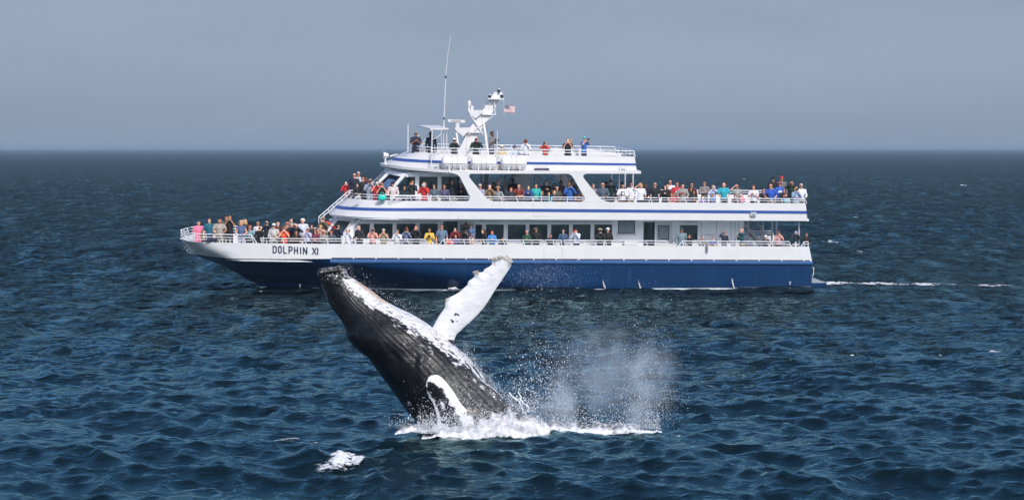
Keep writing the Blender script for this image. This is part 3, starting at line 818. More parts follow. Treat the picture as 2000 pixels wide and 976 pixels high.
pl2L = [(1108, 338)] + [(p[0], p[1]) for p in curve3((1109, 339, 0), (1116.5, 340, 0), (1120, 347, 0))] + [(1139.5, 381)] + [(p[0], p[1]) for p in curve3((1140.5, 383, 0), (1145, 391, 0), (1136, 393.4, 0))]
pl2R = [(1146, 338.2)] + [(p[0], p[1]) for p in curve3((1143, 339.3, 0), (1136.5, 342, 0), (1141, 348.5, 0))] + [(1167, 381)] + [(p[0], p[1]) for p in curve3((1169, 383, 0), (1178, 393, 0), (1192, 394, 0))]
for L_, R_ in ((pl1L, pl1R), (pl2L, pl2R)):
    out = [bl(x, y, 0.004) for x, y in plate(L_, R_)]
    mb = MB(); mb.prism(out, (0, .09, 0)); part(mb, 'fashion_plate', M['white'])
    mb = MB(); mb.prism([Vector((p.x, W-.004, p.z)) for p in out], (0, -.09, 0)); part(mb, 'fashion_plate', M['white'])
# --- roof: ledge and recessed parapet with a swept brow
xr = (bl(887, 337).x, bl(1252, 339).x)
Zr = [(bl(887, 337.4).z, bl(1252, 339).z, xr), (bl(887, 333.6).z, bl(1252, 333.4).z, xr)]
xar = [bl(1252.5, 338.8).x, bl(1252, 333.5).x]
RL = band([(746, 321.5), (743, 318.5)], Zr, xar, [4.3, 4.3], 2.0)
part(slab([Vector((p.x, p.y, p.z)) for p in RL[1]], 0, .14, -.001), 'roof_slab', M['white'])
YR = .8                                           # parapet stands inside the ledge
def inset_curve(c, xtip, L, zfun, xaft, ytip=W/2, pw=2.2):
    o = []
    n = 26
    for i in range(n+1):
        a = (i/n)*math.pi/2
        o.append(Vector((xtip + L*(1-math.cos(a)**(2/pw)), YR + (W/2-YR)*(1-math.sin(a)**(2/pw)), 0)))
    for i in range(1, 6): o.append(Vector((xtip+L+(xaft-xtip-L)*i/5, YR, 0)))
    for p in o: p.z = zfun(p.x)
    return o
def zl_(xa, ya, xb, yb, yl=YR):
    a, b_ = bl(xa, ya, yl), bl(xb, yb, yl)
    return lambda x: a.z + (b_.z-a.z)*(x-a.x)/(b_.x-a.x)
zs0 = zl_(887, 334.5, 1244, 333.5); zs1 = zl_(841, 318.4, 1241.5, 322.9); zs2 = zl_(841, 313.4, 1241.5, 318.5); zs3 = zl_(841, 299.8, 1239.5, 305.6)
# the brow sweeps up from the ledge tip to the parapet top
tip = RL[1]
def brow(level_f):
    o = []
    for p in tip: o.append(p)
    return o
PC = []
for zf, (tx, ty), L, xaf in ((zs0, (748, 318), 4.2, 1244), (zs1, (765, 311.5), 3.2, 1242), (zs2, (770, 306.3), 3.0, 1241.5), (zs3, (800, 294), 2.2, 1239.5)):
    t = bl(tx, ty, W/2); xaf = bl(xaf, 320, YR).x
    c = inset_curve(None, t.x, L, zf, xaf)
    for p in c:
        q = min(1, (p.x-t.x)/L); p.z = t.z*(1-q) + p.z*q
    PC.append(c)
part(wall_from(PC, 0.08), 'roof_parapet', M['white'], smooth=35)
part(stripe(PC[1], PC[2], .014*SGN), 'blue_stripe', M['stripe'], smooth=35)
ZF3 = bl(1000, 334.0, YR).z
fl = [Vector((p.x+.1, p.y+.05, ZF3)) for p in PC[0]]
mb = MB(); mb.prism([p for p in fl[::-1]] + [Vector((p.x, W-p.y, p.z)) for p in fl[1:]], (0, 0, -.05)); part(mb, 'sun_deck', M['deck'])
sb = MB(); xq = bl(1240, 318, YR).x; sb.box((xq-.12, YR+.09, ZF3), (xq-.05, W-YR-.09, zs3(xq)-.02)); part(sb, 'stern_bulwark', M['white'])
# sun deck rails, near and far, aft
xk0, xk1 = bl(843, 296, YR).x, bl(1238.5, 305.4, YR).x
for yy in (YR+.05, W-YR-.05):
    rail_section('sun_deck_rail', [Vector((xk0, yy, zs3(xk0))), Vector((xk1, yy, zs3(xk1)))], (0, 0), (.30, .15), [i/13 for i in range(14)], lean=.08)
rail_section('sun_deck_rail', [Vector((xk1, YR+.05, zs3(xk1))), Vector((xk1, W-YR-.05, zs3(xk1)))], (0, 0), (.30, .15), [i/5 for i in range(6)], lean=0)
fr3 = [Vector((p.x+.05, p.y+.04, p.z)) for p in PC[3] if p.x <= xk0]
fr3 = fr3[::-1] + [Vector((p.x, W-p.y, p.z)) for p in fr3[1:]]
rail_section('sun_deck_rail', fr3, (0, 0), (.30, .15), [i/12 for i in range(13)], lean=0)
# small fittings on the side
def floodlight(px_, py_, yl, s=1.0):
    root = bpy.data.objects.new('floodlight', None); COL.objects.link(root); root.parent = BOAT
    c = bl(px_, py_, yl); mb = MB(); mb.box((c.x-.16*s, yl-.13, c.z-.10*s), (c.x+.16*s, yl-.03, c.z+.10*s)); part(mb, 'housing', M['rail'], root)
    mb = MB(); mb.box((c.x-.12*s, yl-.145, c.z-.07*s), (c.x+.12*s, yl-.131, c.z+.06*s)); part(mb, 'lens', M['glass_grey'], root)
    mb = MB(); mb.tube([(c.x-.19*s, yl-.1, c.z-.05), (c.x-.2*s, yl-.05, c.z+.13*s), (c.x+.2*s, yl-.05, c.z+.13*s), (c.x+.19*s, yl-.1, c.z-.05)], .014, 5); part(mb, 'bracket', M['steel'], root)
floodlight(850.5, 326.5, YR); floodlight(1216, 331, YR); floodlight(699, 386.5, 1.0, .8); floodlight(1471, 418, 0, .85)
c0, c1 = bl(1044.5, 335, YR-.1), bl(1072, 328, YR-.1)
mb = MB(); mb.box((c0.x, YR-.25, c0.z), (c1.x, YR-.01, c1.z)); sg = part(mb, 'dark_opening_box', M['opening_dark'])  # dark box in place of a rectangular opening, its shade in the colour
c = bl(1067.5, 332, YR-.2); mb = MB(); mb.ball((c.x, YR-.27, c.z), .07); part(mb, 'opening_ball', M['lens'], sg)  # ball added inside the dark opening
for px_ in (844, 913.5, 971):                     # round eye plates
    c = bl(px_, 306.5, YR); mb = MB(); mb.tube([(c.x+.09*math.cos(a), YR-.02, c.z+.09*math.sin(a)) for a in [i*math.pi/6 for i in range(13)]], .014, 5); part(mb, 'ring_plate', M['steel'])
# searchlight and horn on the brow
c = bl(752.5, 303, W/2-1.0); sl = bpy.data.objects.new('searchlight', None); COL.objects.link(sl); sl.parent = BOAT
mb = MB(); mb.tube([c + Vector((-.13, -.02, .02)), c + Vector((.10, .02, 0)), c + Vector((.17, .03, 0))], .17, 14, 0, .09); part(mb, 'lamp_body', M['white'], sl, 50)
mb = MB(); mb.tube([c + Vector((-.15, -.02, .02)), c + Vector((-.128, -.02, .02))], .155, 14); part(mb, 'lens', M['glass_dark'], sl)
mb = MB(); mb.tube([c + Vector((0, 0, -.12)), c + Vector((0, 0, -.45))], .05, 8); mb.tube([c + Vector((0, 0, -.42)), c + Vector((0, 0, -.5))], .12, 10); part(mb, 'stand', M['white'], sl)
c = bl(762, 304.8, W/2-1.0); mb = MB(); mb.tube([c, bl(777, 300.5, W/2-1.0)], .05, 8, 0, .025); part(mb, 'horn', M['white'])

# --- wheelhouse / upper cabin
ZW1 = Zr[0][0]-.02; YW = 1.35
wh = []
for (a, b_) in ((819, 854), (862.6, 897)): wh.append(window(a, b_, 345.2, 376, YW, 'glass_dark'))
XW0, XW1 = bl(812.5, 360, YW).x, bl(905, 360, YW).x
cw = MB(); wall_holes(cw, XW0, XW1, ZF2, ZW1, YW, YW+.08, wh)
cw.box((XW0, W-YW-.08, ZF2), (XW1, W-YW, ZW1)); cw.box((XW1-.08, YW+.09, ZF2), (XW1-.001, W-YW-.09, ZW1)); cw.box((XW0+.1, YW+.5, ZF2), (XW1-.2, YW+.55, ZW1))
part(cw, 'wheelhouse_wall', M['offwhite'])
nb, nt = bl(766, 372, YW), bl(795, 340, YW); fb, ft = bl(733, 364, 2.7), bl(764, 333.5, 2.7)
nb = nt + (nb-nt)*((nt.z-ZF2)/(nt.z-nb.z)); fb = ft + (fb-ft)*((ft.z-ZF2)/(ft.z-fb.z))
k_ = .42
facet(fb.lerp(ft, k_), ft, nb.lerp(nt, k_), nt, .17, 'glass', 'windscreen')
facet(mf(nb).lerp(mf(nt), k_), mf(nt), mf(fb).lerp(mf(ft), k_), mf(ft), .17, 'glass', 'windscreen')
facet(mf(fb).lerp(mf(ft), k_), mf(ft), fb.lerp(ft, k_), ft, .12, 'glass', 'windscreen')
lw = MB()
for P, Q in (((fb, ft), (nb, nt)), ((mf(nb), mf(nt)), (mf(fb), mf(ft))), ((mf(fb), mf(ft)), (fb, ft))):
    lw.prism([P[0], Q[0], Q[0].lerp(Q[1], k_), P[0].lerp(P[1], k_)], Vector((.05, 0, 0)))
part(lw, 'wheelhouse_front', M['offwhite'])
# quarter window between the raked pillar and the wall
q0, q1, q2, q3 = nb.lerp(nt, k_), Vector((XW0, YW, nb.lerp(nt, k_).z)), Vector((XW0, YW, nt.z-.12)), nt.lerp(nb, .06)
mb = MB(); mb.prism([q0+Vector((.05, .03, 0)), q1+Vector((-.05, .03, 0)), q2+Vector((-.05, .03, 0)), q3+Vector((.1, .03, 0))], (0, .015, 0)); part(mb, 'quarter_window', M['glass'])
mb = MB(); mb.prism([nb+Vector((.06, 0, 0)), Vector((XW0, YW, ZF2)), q1, q0+Vector((.06, 0, 0))], (0, .06, 0)); mb.prism([q2+Vector((-.06, .0, 0)), q2, Vector((XW0, YW, ZW1)), nt+Vector((0, 0, .1)), q3+Vector((.06, 0, 0))], (0, .06, 0))
mb.box((XW0-.05, YW+.002, q1.z), (XW0-.002, YW+.06, q2.z)); part(mb, 'wheelhouse_corner', M['offwhite'])
mb = MB(); mb.box((bl(724, 350, W/2).x+.6, W/2-.9, ZF2), (bl(760, 350, W/2).x+.4, W/2+.9, ZF2+1.05)); part(mb, 'helm_console', M['dark'])
# --- poles under the roof, inside stair and trunk
def pole(px_, y0, y1, yl, r=.045, m='steel'):
    a, b_ = bl(px_, y0, yl), bl(px_, y1, yl); mb = MB(); mb.tube([Vector((a.x, yl, b_.z)), Vector((a.x, yl, a.z))], r, 8); part(mb, 'roof_post', M[m])
for px_ in (940, 986.5, 1044, 1055.5, 1096, 1112): pole(px_, 337, 418, 3.2 if px_ < 1040 else 6.3)
for px_ in (1194.5, 1209.5, 1221, 1236.5): pole(px_, 337, 416, W-.7)
pole(1209.5, 338, 424, 1.0, .04, 'rail')
a, b_ = bl(947, 337, 4.0), bl(953, 418, 4.0); mb = MB(); mb.box((a.x, 3.9, b_.z), (b_.x, 4.3, a.z)); part(mb, 'roof_post', M['steel'])
a, b_ = bl(1000, 337, 4.6), bl(1037, 424, 4.6)
mb = MB(); mb.prism([bl(1019, 337, 4.6), bl(1036, 337, 4.6), bl(1036, 424, 4.6), bl(990, 424, 4.6), bl(990, 378, 4.6)], (0, 1.2, 0)); part(mb, 'stair_trunk', M['offwhite'])
def stair(p0, p1, yl, width, nst, name, m='steel', hand=True, hz=.85):
    root = bpy.data.objects.new(name, None); COL.objects.link(root); root.parent = BOAT
    a, b_ = bl(p0[0], p0[1], yl), bl(p1[0], p1[1], yl)
    for yy in (yl, yl+width):
        mb = MB(); o1, o2 = Vector((a.x, yy, a.z)), Vector((b_.x, yy, b_.z)); mb.prism([o1+Vector((0, 0, .1)), o2+Vector((0, 0, .1)), o2-Vector((0, 0, .12)), o1-Vector((0, 0, .12))], (0, .05, 0)); part(mb, 'stringer', M[m], root)
        if hand:
            mb = MB(); mb.tube([o1+Vector((0, 0, .05)), o1+Vector((0, 0, hz)), o2+Vector((0, 0, hz)), o2+Vector((0, 0, .05))], .025, 6)
            mb.tube([o1+Vector((0, 0, hz*.5)), o2+Vector((0, 0, hz*.5))], .018, 6); part(mb, 'handrail', M['rail'] if m != 'steel' else M['steel'], root)
    for i in range(nst):
        f = (i+.5)/nst; c = a.lerp(b_, f); mb = MB(); mb.box((c.x-.14, yl+.05, c.z-.02), (c.x+.14, yl+width-.001, c.z+.02)); part(mb, 'tread', M[m], root)
stair((953, 412), (1010, 339), 2.7, .9, 9, 'upper_stair')
stair((1453, 436), (1493, 480), 3.0, .9, 9, 'stern_stair')
for px_, yl in ((1461, 2.4), (1508, 2.6), (1516.5, 4.6), (1560.7, .5), (1490, 6.4)): pole(px_, 432, 500, yl, .05)
# bow stair up to the upper deck: two raked ladders of tube
for yl in (W/2-1.25, W/2-.65):
    root = bpy.data.objects.new('bow_stair_rail', None); COL.objects.link(root); root.parent = BOAT
    A = [bl(622.5, 452, yl), bl(622.5, 423, yl), bl(682, 371.5, yl), bl(692, 371.5, yl)]; Bq = [bl(627, 453, yl), bl(627, 425.5, yl), bl(684.5, 375.5, yl)]
    for pl in (A, Bq):
        mb = MB(); mb.tube(pl, .028, 6); part(mb, 'rail_bar', M['rail'], root)
    for i in range(8):
        f = i/7; mb = MB(); mb.tube([A[1].lerp(A[2], f), Bq[1].lerp(Bq[2], f)], .018, 5); part(mb, 'rail_rung', M['rail'], root)
    if yl < W/2-1:
        for i in range(8):
            f = (i+.4)/8; c = A[1].lerp(A[2], f) - Vector((0, 0, .75)); mb = MB(); mb.box((c.x-.1, yl+.03, c.z-.015), (c.x+.12, yl+.57, c.z+.015)); part(mb, 'tread', M['rail'], root)
# benches on deck
def bench(px0, px1, yl, zf, name='deck_bench', back=True, h=.45):
    a, b_ = bl(px0, 400, yl).x, bl(px1, 400, yl).x
    root = bpy.data.objects.new(name, None); COL.objects.link(root); root.parent = BOAT
    mb = MB(); mb.box((a, yl, zf+h-.05), (b_, yl+.42, zf+h)); part(mb, 'seat', M['white'], root)
    if back: mb = MB(); mb.box((a, yl+.44, zf+h+.08), (b_, yl+.48, zf+h+.45)); part(mb, 'backrest', M['white'], root)
    for x in (a+.1, (a+b_)/2, b_-.14):
        mb = MB(); mb.box((x, yl+.05, zf), (x+.05, yl+.40, zf+h-.051)); part(mb, 'leg', M['white'], root)
ZB2 = ZF2
for i, (a, b_) in enumerate(((1285, 1330), (1345, 1395), (1425, 1470), (1478, 1515))):
    bench(a, b_, 3.4, ZF2); bench(a, b_, 5.2, ZF2)
bench(1500, 1556, 2.2, ZF2, back=False, h=.45)
for (a, b_, yl) in ((965, 1020, YR+.55), (1040, 1100, 3.2), (1110, 1170, 3.2), (1175, 1215, 3.2), (900, 950, 3.6), (1130, 1200, 4.6)):
    bench(a, b_, yl, ZF3)
for yl in (1.9, 3.9):
    a, b_ = bl(1175, 292, yl), bl(1215, 300, yl)
# sloping stair cover on the aft sun deck
mb = MB(); q = [bl(1130, 291, 3.3), bl(1150, 289.5, 3.3), bl(1206, 304, 3.3), bl(1130, 304, 3.3)]; mb.prism(q, (0, 1.3, 0)); part(mb, 'stair_cover', M['white'])
mb = MB(); q = [bl(1075, 289, 5.0), bl(1095, 289, 5.0), bl(1118, 303, 5.0), bl(1075, 303, 5.0)]; mb.prism(q, (0, .6, 0)); part(mb, 'deck_locker', M['white'])

# --- canopy and steering station on the sun deck
cp = bpy.data.objects.new('steering_canopy', None); COL.objects.link(cp); cp.parent = BOAT
cz = bl(844, 252.5, 1.9).z
n0, n1 = bl(840, 253, 1.9), bl(876, 252.8, 1.9); f0_, f1_ = bl(816, 246.8, 4.4), bl(858, 246.5, 4.4)
mb = MB(); mb.prism([n0, n1, f1_, f0_], (0, 0, .07)); part(mb, 'canopy_top', M['white'], cp)
for (a, yl) in ((844, 1.95), (872.5, 2.2)):
    p = bl(a, 252.5, yl); mb = MB(); mb.tube([Vector((p.x, yl, cz-.02)), Vector((p.x, yl, ZF3))], .035, 7); part(mb, 'post', M['white'], cp)
for a, b_ in (((846, 270, 1.95), (858, 265, 1.95), ), ):
    mb = MB(); mb.tube([bl(845, 271, 1.95), bl(852, 269, 1.95), bl(861, 262, 1.95), bl(863, 253.5, 1.95)], .022, 6); part(mb, 'brace', M['white'], cp)
mb = MB(); mb.tube([bl(820, 287, 2.6), bl(841, 255, 2.6)], .025, 6); part(mb, 'brace', M['white'], cp)
for a in (862, 866.5): 
    mb = MB(); p = bl(a, 250, 4.2); mb.tube([Vector((p.x, 4.2, cz)), Vector((p.x, 4.2, ZF3))], .025, 6); part(mb, 'post', M['white'], cp)
mb = MB(); mb.prism([bl(812, 283, 2.6), bl(820, 284, 2.6), bl(826.5, 266, 2.6), bl(820, 264, 2.6)], (0, 1.1, 0)); ic = part(mb, 'instrument_console', M['glass_grey'], cp)
mb = MB(); mb.tube([bl(811.5, 283, 2.55), bl(818, 263, 2.55)], .03, 6); part(mb, 'console_edge', M['white'], cp)
mb = MB(); mb.tube([bl(807, 281, 2.5), bl(813, 282, 2.5)], .06, 8); part(mb, 'console_base', M['white'], cp)
# --- mast
mast = bpy.data.objects.new('mast', None); COL.objects.link(mast); mast.parent = BOAT
ym = W/2
def mp(x, y, o=0.0): return bl(x, y, ym+o)
mb = MB(); mb.prism([mp(891, 302, -.35), mp(909, 302, -.35), mp(943, 248, -.3), mp(966, 213, -.2), mp(982, 179.5, -.12), mp(966, 179.5, -.12), mp(944, 213, -.2), mp(918.5, 248, -.3)], (0, .5, 0)); part(mb, 'mast_leg', M['white'], mast)
mb = MB(); mb.prism([mp(887, 249.6, -.45), mp(920, 248.8, -.45), mp(917, 254, -.45), mp(905, 266, -.45), mp(892, 256, -.45)], (0, .7, 0)); part(mb, 'radar_platform', M['white'], mast)
mb = MB(); mb.prism([mp(913, 215.5, -.4), mp(945, 214.6, -.4), mp(943, 219, -.4), mp(929, 231.5, -.4), mp(917, 221, -.4)], (0, .6, 0)); part(mb, 'dome_platform', M['white'], mast)
mb = MB(); mb.prism([mp(952, 191.2, -.5), mp(985, 192, -.5), mp(984, 194.4, -.5), mp(953, 193.6, -.5)], (0, .9, 0)); part(mb, 'spreader', M['white'], mast)
mb = MB(); mb.prism([mp(941, 221.5, -.4), mp(968.5, 222.5, -.4), mp(968, 224.6, -.4), mp(941, 224, -.4)], (0, .7, 0)); part(mb, 'light_shelf', M['white'], mast)
mb = MB(); mb.prism([mp(914, 257.2, -.5), mp(939, 256.6, -.5), mp(938, 259, -.5), mp(914, 259.2, -.5)], (0, .6, 0)); part(mb, 'light_shelf', M['white'], mast)
for pts, r in (([(918, 223, -.35), (947.5, 268, -.35)], .05), ([(943.5, 231, -.2), (953.5, 303, -.9)], .065), ([(891, 255, -.3), (897, 303, -.9)], .06), ([(943.5, 231, .2), (957, 300, 1.2)], .06),
               ([(963, 226, -.3), (915, 263, -.45)], .025), ([(965, 197, -.3), (967.5, 223, -.3)], .03), ([(960, 233, -.2), (942, 227, -.2)], .02)):
    mb = MB(); mb.tube([mp(*p) for p in pts], r, 7); part(mb, 'mast_strut', M['white'], mast)
for (x, y) in ((956.5, 187.5), (980.3, 187), (974.4, 176.6), (934, 253.6)):
    c = mp(x, y, -.2); mb = MB(); mb.tube([c + Vector((0, 0, -.10)), c + Vector((0, 0, .06))], .075, 9); lm = part(mb, 'navigation_light', M['black'], mast)
    mb = MB(); mb.tube([c + Vector((0, 0, .061)), c + Vector((0, 0, .10))], .085, 9); part(mb, 'cap', M['rail'], lm)
for (x, y, r) in ((916.3, 200.5, .11), (921.8, 210, .10)):
    c = mp(x, y, -.2); mb = MB(); mb.ball(c, (r, r, r*1.15)); mb.tube([c, c + Vector((0, 0, -.16))], r*.95, 10); part(mb, 'satellite_dome', M['white'], mast, 50)
c = mp(914.5, 206, -.2); mb = MB(); mb.tube([mp(916, 204, -.2), mp(916, 215, -.2)], .06, 8); part(mb, 'dome_stand', M['white'], mast)
for (x, y0, y1) in ((947, 203.5, 215), (954.5, 208, 222)):
    mb = MB(); mb.tube([mp(x, y0, -.2), mp(x, y1, -.2)], .02, 6); part(mb, 'aerial', M['white'], mast)
rd = bpy.data.objects.new('radar', None); COL.objects.link(rd); rd.parent = mast
mb = MB(); a, b_ = mp(874.6, 235, -.1), mp(908, 236.6, -.1); mb.prism([a + Vector((0, -.1, -.07)), b_ + Vector((0, -.1, -.07)), b_ + Vector((0, -.1, .07)), a + Vector((0, -.1, .07))], (0, .2, 0)); part(mb, 'scanner_bar', M['white'], rd)
mb = MB(); mb.tube([mp(892.5, 239, -.05), mp(892.5, 243.5, -.05), mp(892.5, 248.8, -.05)], .17, 12, 0, .13); part(mb, 'radar_gearbox', M['white'], rd, 40)
tcv = bpy.data.curves.new('maker_lettering', 'FONT'); tcv.body = 'FURUNO'; tcv.size = .13; tcv.extrude = .002; tcv.align_x = 'CENTER'
dgx = bpy.context.evaluated_depsgraph_get()
tob = bpy.data.objects.new('tmp_text', tcv); COL.objects.link(tob); bpy.context.view_layer.update()
tme = bpy.data.meshes.new_from_object(tob.evaluated_get(bpy.context.evaluated_depsgraph_get())); bpy.data.objects.remove(tob)
tme.materials.clear(); tme.materials.append(M['black'])
to = link('maker_lettering', tme, rd); cc = mp(889.5, 236, -.1); to.location = (cc.x, cc.y-.106, cc.z-.045); to.rotation_euler = (math.radians(90), math.radians(2.6), 0); to.scale = (1.0, 1, 1)
# --- aerials
def whip(pts, yl, r0, r1, name='whip_aerial'):
    mb = MB(); mb.tube([bl(x, y, yl) for x, y in pts], r0, 7, 0, r1); return part(mb, name, M['white'])
wa = whip([(865.6, 300), (866.2, 262), (867.3, 229), (869, 188), (870.4, 148.4), (874.5, 108), (880.4, 68.5)], 3.0, .042, .012)
for (x, y) in ((867.2, 231), (870.3, 150)):
    c = bl(x, y, 3.0); mb = MB(); mb.tube([c + Vector((0, 0, -.06)), c + Vector((0, 0, .06))], .043, 7); part(mb, 'ferrule', M['black'], wa)
whip([(796.6, 296), (796.8, 242)], 2.2, .035, .03); whip([(969.3, 312), (971.4, 255)], YR-.03, .03, .022); whip([(841.5, 326), (843.6, 294)], YR-.05, .03, .03); whip([(910.5, 312), (912, 266)], YR-.04, .03, .02)

# --- life raft canisters in their cradles, flag and life ring (loose things on the boat)
def raft_proto():
    root = bpy.data.objects.new('life_raft', None); COL.objects.link(root)
    Lh, R = .68, .37
    n = 18
    prof = [(-Lh-.02, .0), (-Lh, .18), (-Lh+.05, .30), (-Lh+.14, .355), (-Lh+.2, R), (-.18, R), (-.16, R+.012), (-.10, R+.012), (-.08, R), (.08, R), (.10, R+.012), (.16, R+.012), (.18, R), (Lh-.2, R), (Lh-.14, .355), (Lh-.05, .30), (Lh, .18), (Lh+.02, 0)]
    for nm, a0, a1 in (('upper_shell', 0.0, math.pi), ('lower_shell', math.pi, 2*math.pi)):
        mb = MB(); mb.grid([[Vector((x, r*math.cos(a0+(a1-a0)*j/n), (r*math.sin(a0+(a1-a0)*j/n)))) for j in range(n+1)] for x, r in prof])
        o = mb.obj(nm, M['raft'], root); smooth_angle(o, 35)
    mb = MB(); ring = []
    rf = [Vector((x*1.0, s*(r+.03), 0)) for s in (1, -1) for x, r in (prof if s == 1 else prof[::-1])]
    mb.prism([p + Vector((0, 0, -.02)) for p in rf], (0, 0, .04)); mb.obj('flange', M['raft'], root)
    for x in (-.13, .13):
        mb = MB(); mb.grid([[Vector((x+d, (R+.016)*math.cos(t*2*math.pi/24), (R+.016)*math.sin(t*2*math.pi/24))) for t in range(24)] for d in (-.012, .012)], close=True); mb.obj('strap', M['strap'], root)
    for x in (-.3, .3):
        mb = MB(); mb.box((x-.03, -.3, -R-.12), (x+.03, .3, -R+.03)); mb.box((x-.03, -.34, -R-.1), (x+.03, -.28, -.12)); mb.box((x-.03, .28, -R-.1), (x+.03, .34, -.12)); mb.obj('cradle', M['rail'], root)
    mb = MB(); mb.tube([(-.45, -.15, -R-.03), (-.2, -.2, -R+.01), (0, -.22, -R-.04), (.2, -.2, -R+.01), (.45, -.15, -R-.03)], .03, 6); mb.obj('lashing', M['dark'], root)
    return root
def copy_tree(o, parent=None):
    c = o.copy(); COL.objects.link(c)
    if parent: c.parent = parent
    for ch in list(o.children): copy_tree(ch, c)
    return c
rp = raft_proto()
for i, px_ in enumerate((887.5, 944.5, 1003)):
    r_ = rp if i == 0 else copy_tree(rp)
    c = bl(px_, 317.4 + i*.5, .40); r_.location = bw(c); r_.rotation_euler = RB.to_euler()
    tag(r_, ('white life raft canister on the roof ledge, nearest the bow of the three', 'white life raft canister between the other two canisters on the roof ledge', 'white life raft canister on the roof ledge, nearest the stern of the three')[i], 'life raft', 'life raft canisters on the roof ledge')
# flag
fl_ = bpy.data.objects.new('flag', None); COL.objects.link(fl_)
A = bw(bl(985.3, 205, W/2-.2)); fl_.location = A
tag(fl_, 'small American flag flying from the halyard behind the mast', 'flag')
fw, fh = .56, .37
def fpt(u, v): return Vector((u*fw, .06*math.sin(u*7)*u, -v*fh - .05*u + .025*math.sin(u*6+1)*u))
for k in range(7 + 6):
    mb = MB(); v0, v1 = k/13, (k+1)/13; u0 = .42 if k < 7 else 0
    rows_ = [[fpt(u0+(1-u0)*j/8, v) + Vector((0, d, 0)) for j in range(9)] for v, d in ((v0, 0), (v1, 0), (v1, .006), (v0, .006))]
    mb.grid(rows_ + [rows_[0]]); mb.obj('flag_stripe', mat('flag_red', '#a8263a', .8) if k == 0 else (FLR if k % 2 == 0 else FLW), fl_) if False else mb.obj('flag_stripe', None or (bpy.data.materials.get('flag_red') or mat('flag_red', '#9c2236', .8)) if k % 2 == 0 else (bpy.data.materials.get('flag_white') or mat('flag_white', '#e8e4e0', .8)), fl_)
mb = MB(); rows_ = [[fpt(.42*j/5, v*7/13) + Vector((0, d, 0)) for j in range(6)] for v, d in ((0, -.001), (1, -.001), (1, .007), (0, .007))]
mb.grid(rows_ + [rows_[0]]); cn = mb.obj('canton', mat('flag_navy', '#232c55', .8), fl_)
for r in range(4):
    for c in range(5):
        mb = MB(); p = fpt(.42*(c+.6)/5.4, (r+.6)/4.4*7/13); mb.ball((p.x, p.y-.004, p.z), (.012, .004, .012), 0, 5, 4); mb.obj('star', bpy.data.materials['flag_white'], cn)
mb = MB(); mb.tube([A - fl_.location + Vector((-.02, 0, -.55)), Vector((-.03, 0, .35))], .008, 5); mb.obj('halyard', M['rail'], fl_)
# life ring leaning under the bow stair
lr = bpy.data.objects.new('life_ring', None); COL.objects.link(lr); lr.location = bw(bl(644, 444, 1.9)); lr.rotation_euler = (math.radians(90), math.radians(38), math.radians(24))
tag(lr, 'orange and red life ring with white band hung beside the bow stair', 'life ring')
def tor(a0, a1, R, r, m, nm, sx=1.0):
    mb = MB(); mb.tube([(R*sx*math.cos(a0+(a1-a0)*i/10), R*.55*math.sin(a0+(a1-a0)*i/10), 0) for i in range(11)], r, 8); o = mb.obj(nm, m, lr); smooth_angle(o, 60)
for i in range(4):
    a = i*math.pi/2
    tor(a+.18, a+math.pi/2-.18, .3, .08, M['orange'] if i % 2 else M['red'], 'ring_segment', 1.2); tor(a-.17, a+.17, .3, .083, M['boot'], 'ring_band', 1.2)

# ------------------------------------------------------------------ passengers
def remeshed(mb, name, material, voxel, ratio=1.0):
    me = mb.mesh(name + '_raw', material, fix=False)
    o = bpy.data.objects.new('tmp', me); COL.objects.link(o)
    r = o.modifiers.new('r', 'REMESH'); r.mode = 'VOXEL'; r.voxel_size = voxel
    s = o.modifiers.new('s', 'SMOOTH'); s.factor = .4; s.iterations = 2
    if ratio < 1: d = o.modifiers.new('d', 'DECIMATE'); d.ratio = ratio
    out = bpy.data.meshes.new_from_object(o.evaluated_get(bpy.context.evaluated_depsgraph_get()))
    out.name = name; bpy.data.objects.remove(o); bpy.data.meshes.remove(me)
    out.materials.clear(); out.materials.append(material)
    out.polygons.foreach_set('use_smooth', [True]*len(out.polygons))
    return out
V = Vector
def mir(p): return V((-p[0], p[1], p[2]))
POSES = {  # right elbow/wrist, left elbow/wrist (person faces -y; +x is the person's left), torso lean
    'relaxed': ((-.25,.03,1.13), (-.25,-.06,.87), (.25,.03,1.13), (.25,-.06,.87), 0),
    'rail': ((-.27,-.03,1.15), (-.20,-.27,1.07), (.27,-.03,1.15), (.20,-.27,1.07), .03),
    'camera': ((-.26,-.18,1.22), (-.08,-.21,1.50), (.26,-.18,1.22), (.08,-.21,1.50), 0),
    'binoc': ((-.36,-.14,1.34), (-.11,-.17,1.56), (.36,-.14,1.34), (.11,-.17,1.56), 0),
    'crossed': ((-.26,-.08,1.14), (.06,-.20,1.20), (.26,-.08,1.14), (-.08,-.22,1.17), 0),
    'shade': ((-.37,-.12,1.46), (-.13,-.15,1.66), (.26,.0,1.14), (.22,-.22,1.06), 0),
    'chest': ((-.25,-.08,1.14), (-.05,-.22,1.29), (.25,-.08,1.14), (.05,-.23,1.27), 0),
    'lean': ((-.30,-.30,1.08), (-.06,-.44,1.08), (.30,-.30,1.08), (.08,-.45,1.07), .24),
    'sit': ((-.25,-.06,.70), (-.12,-.28,.62), (.25,-.06,.70), (.12,-.28,.62), 0),
}
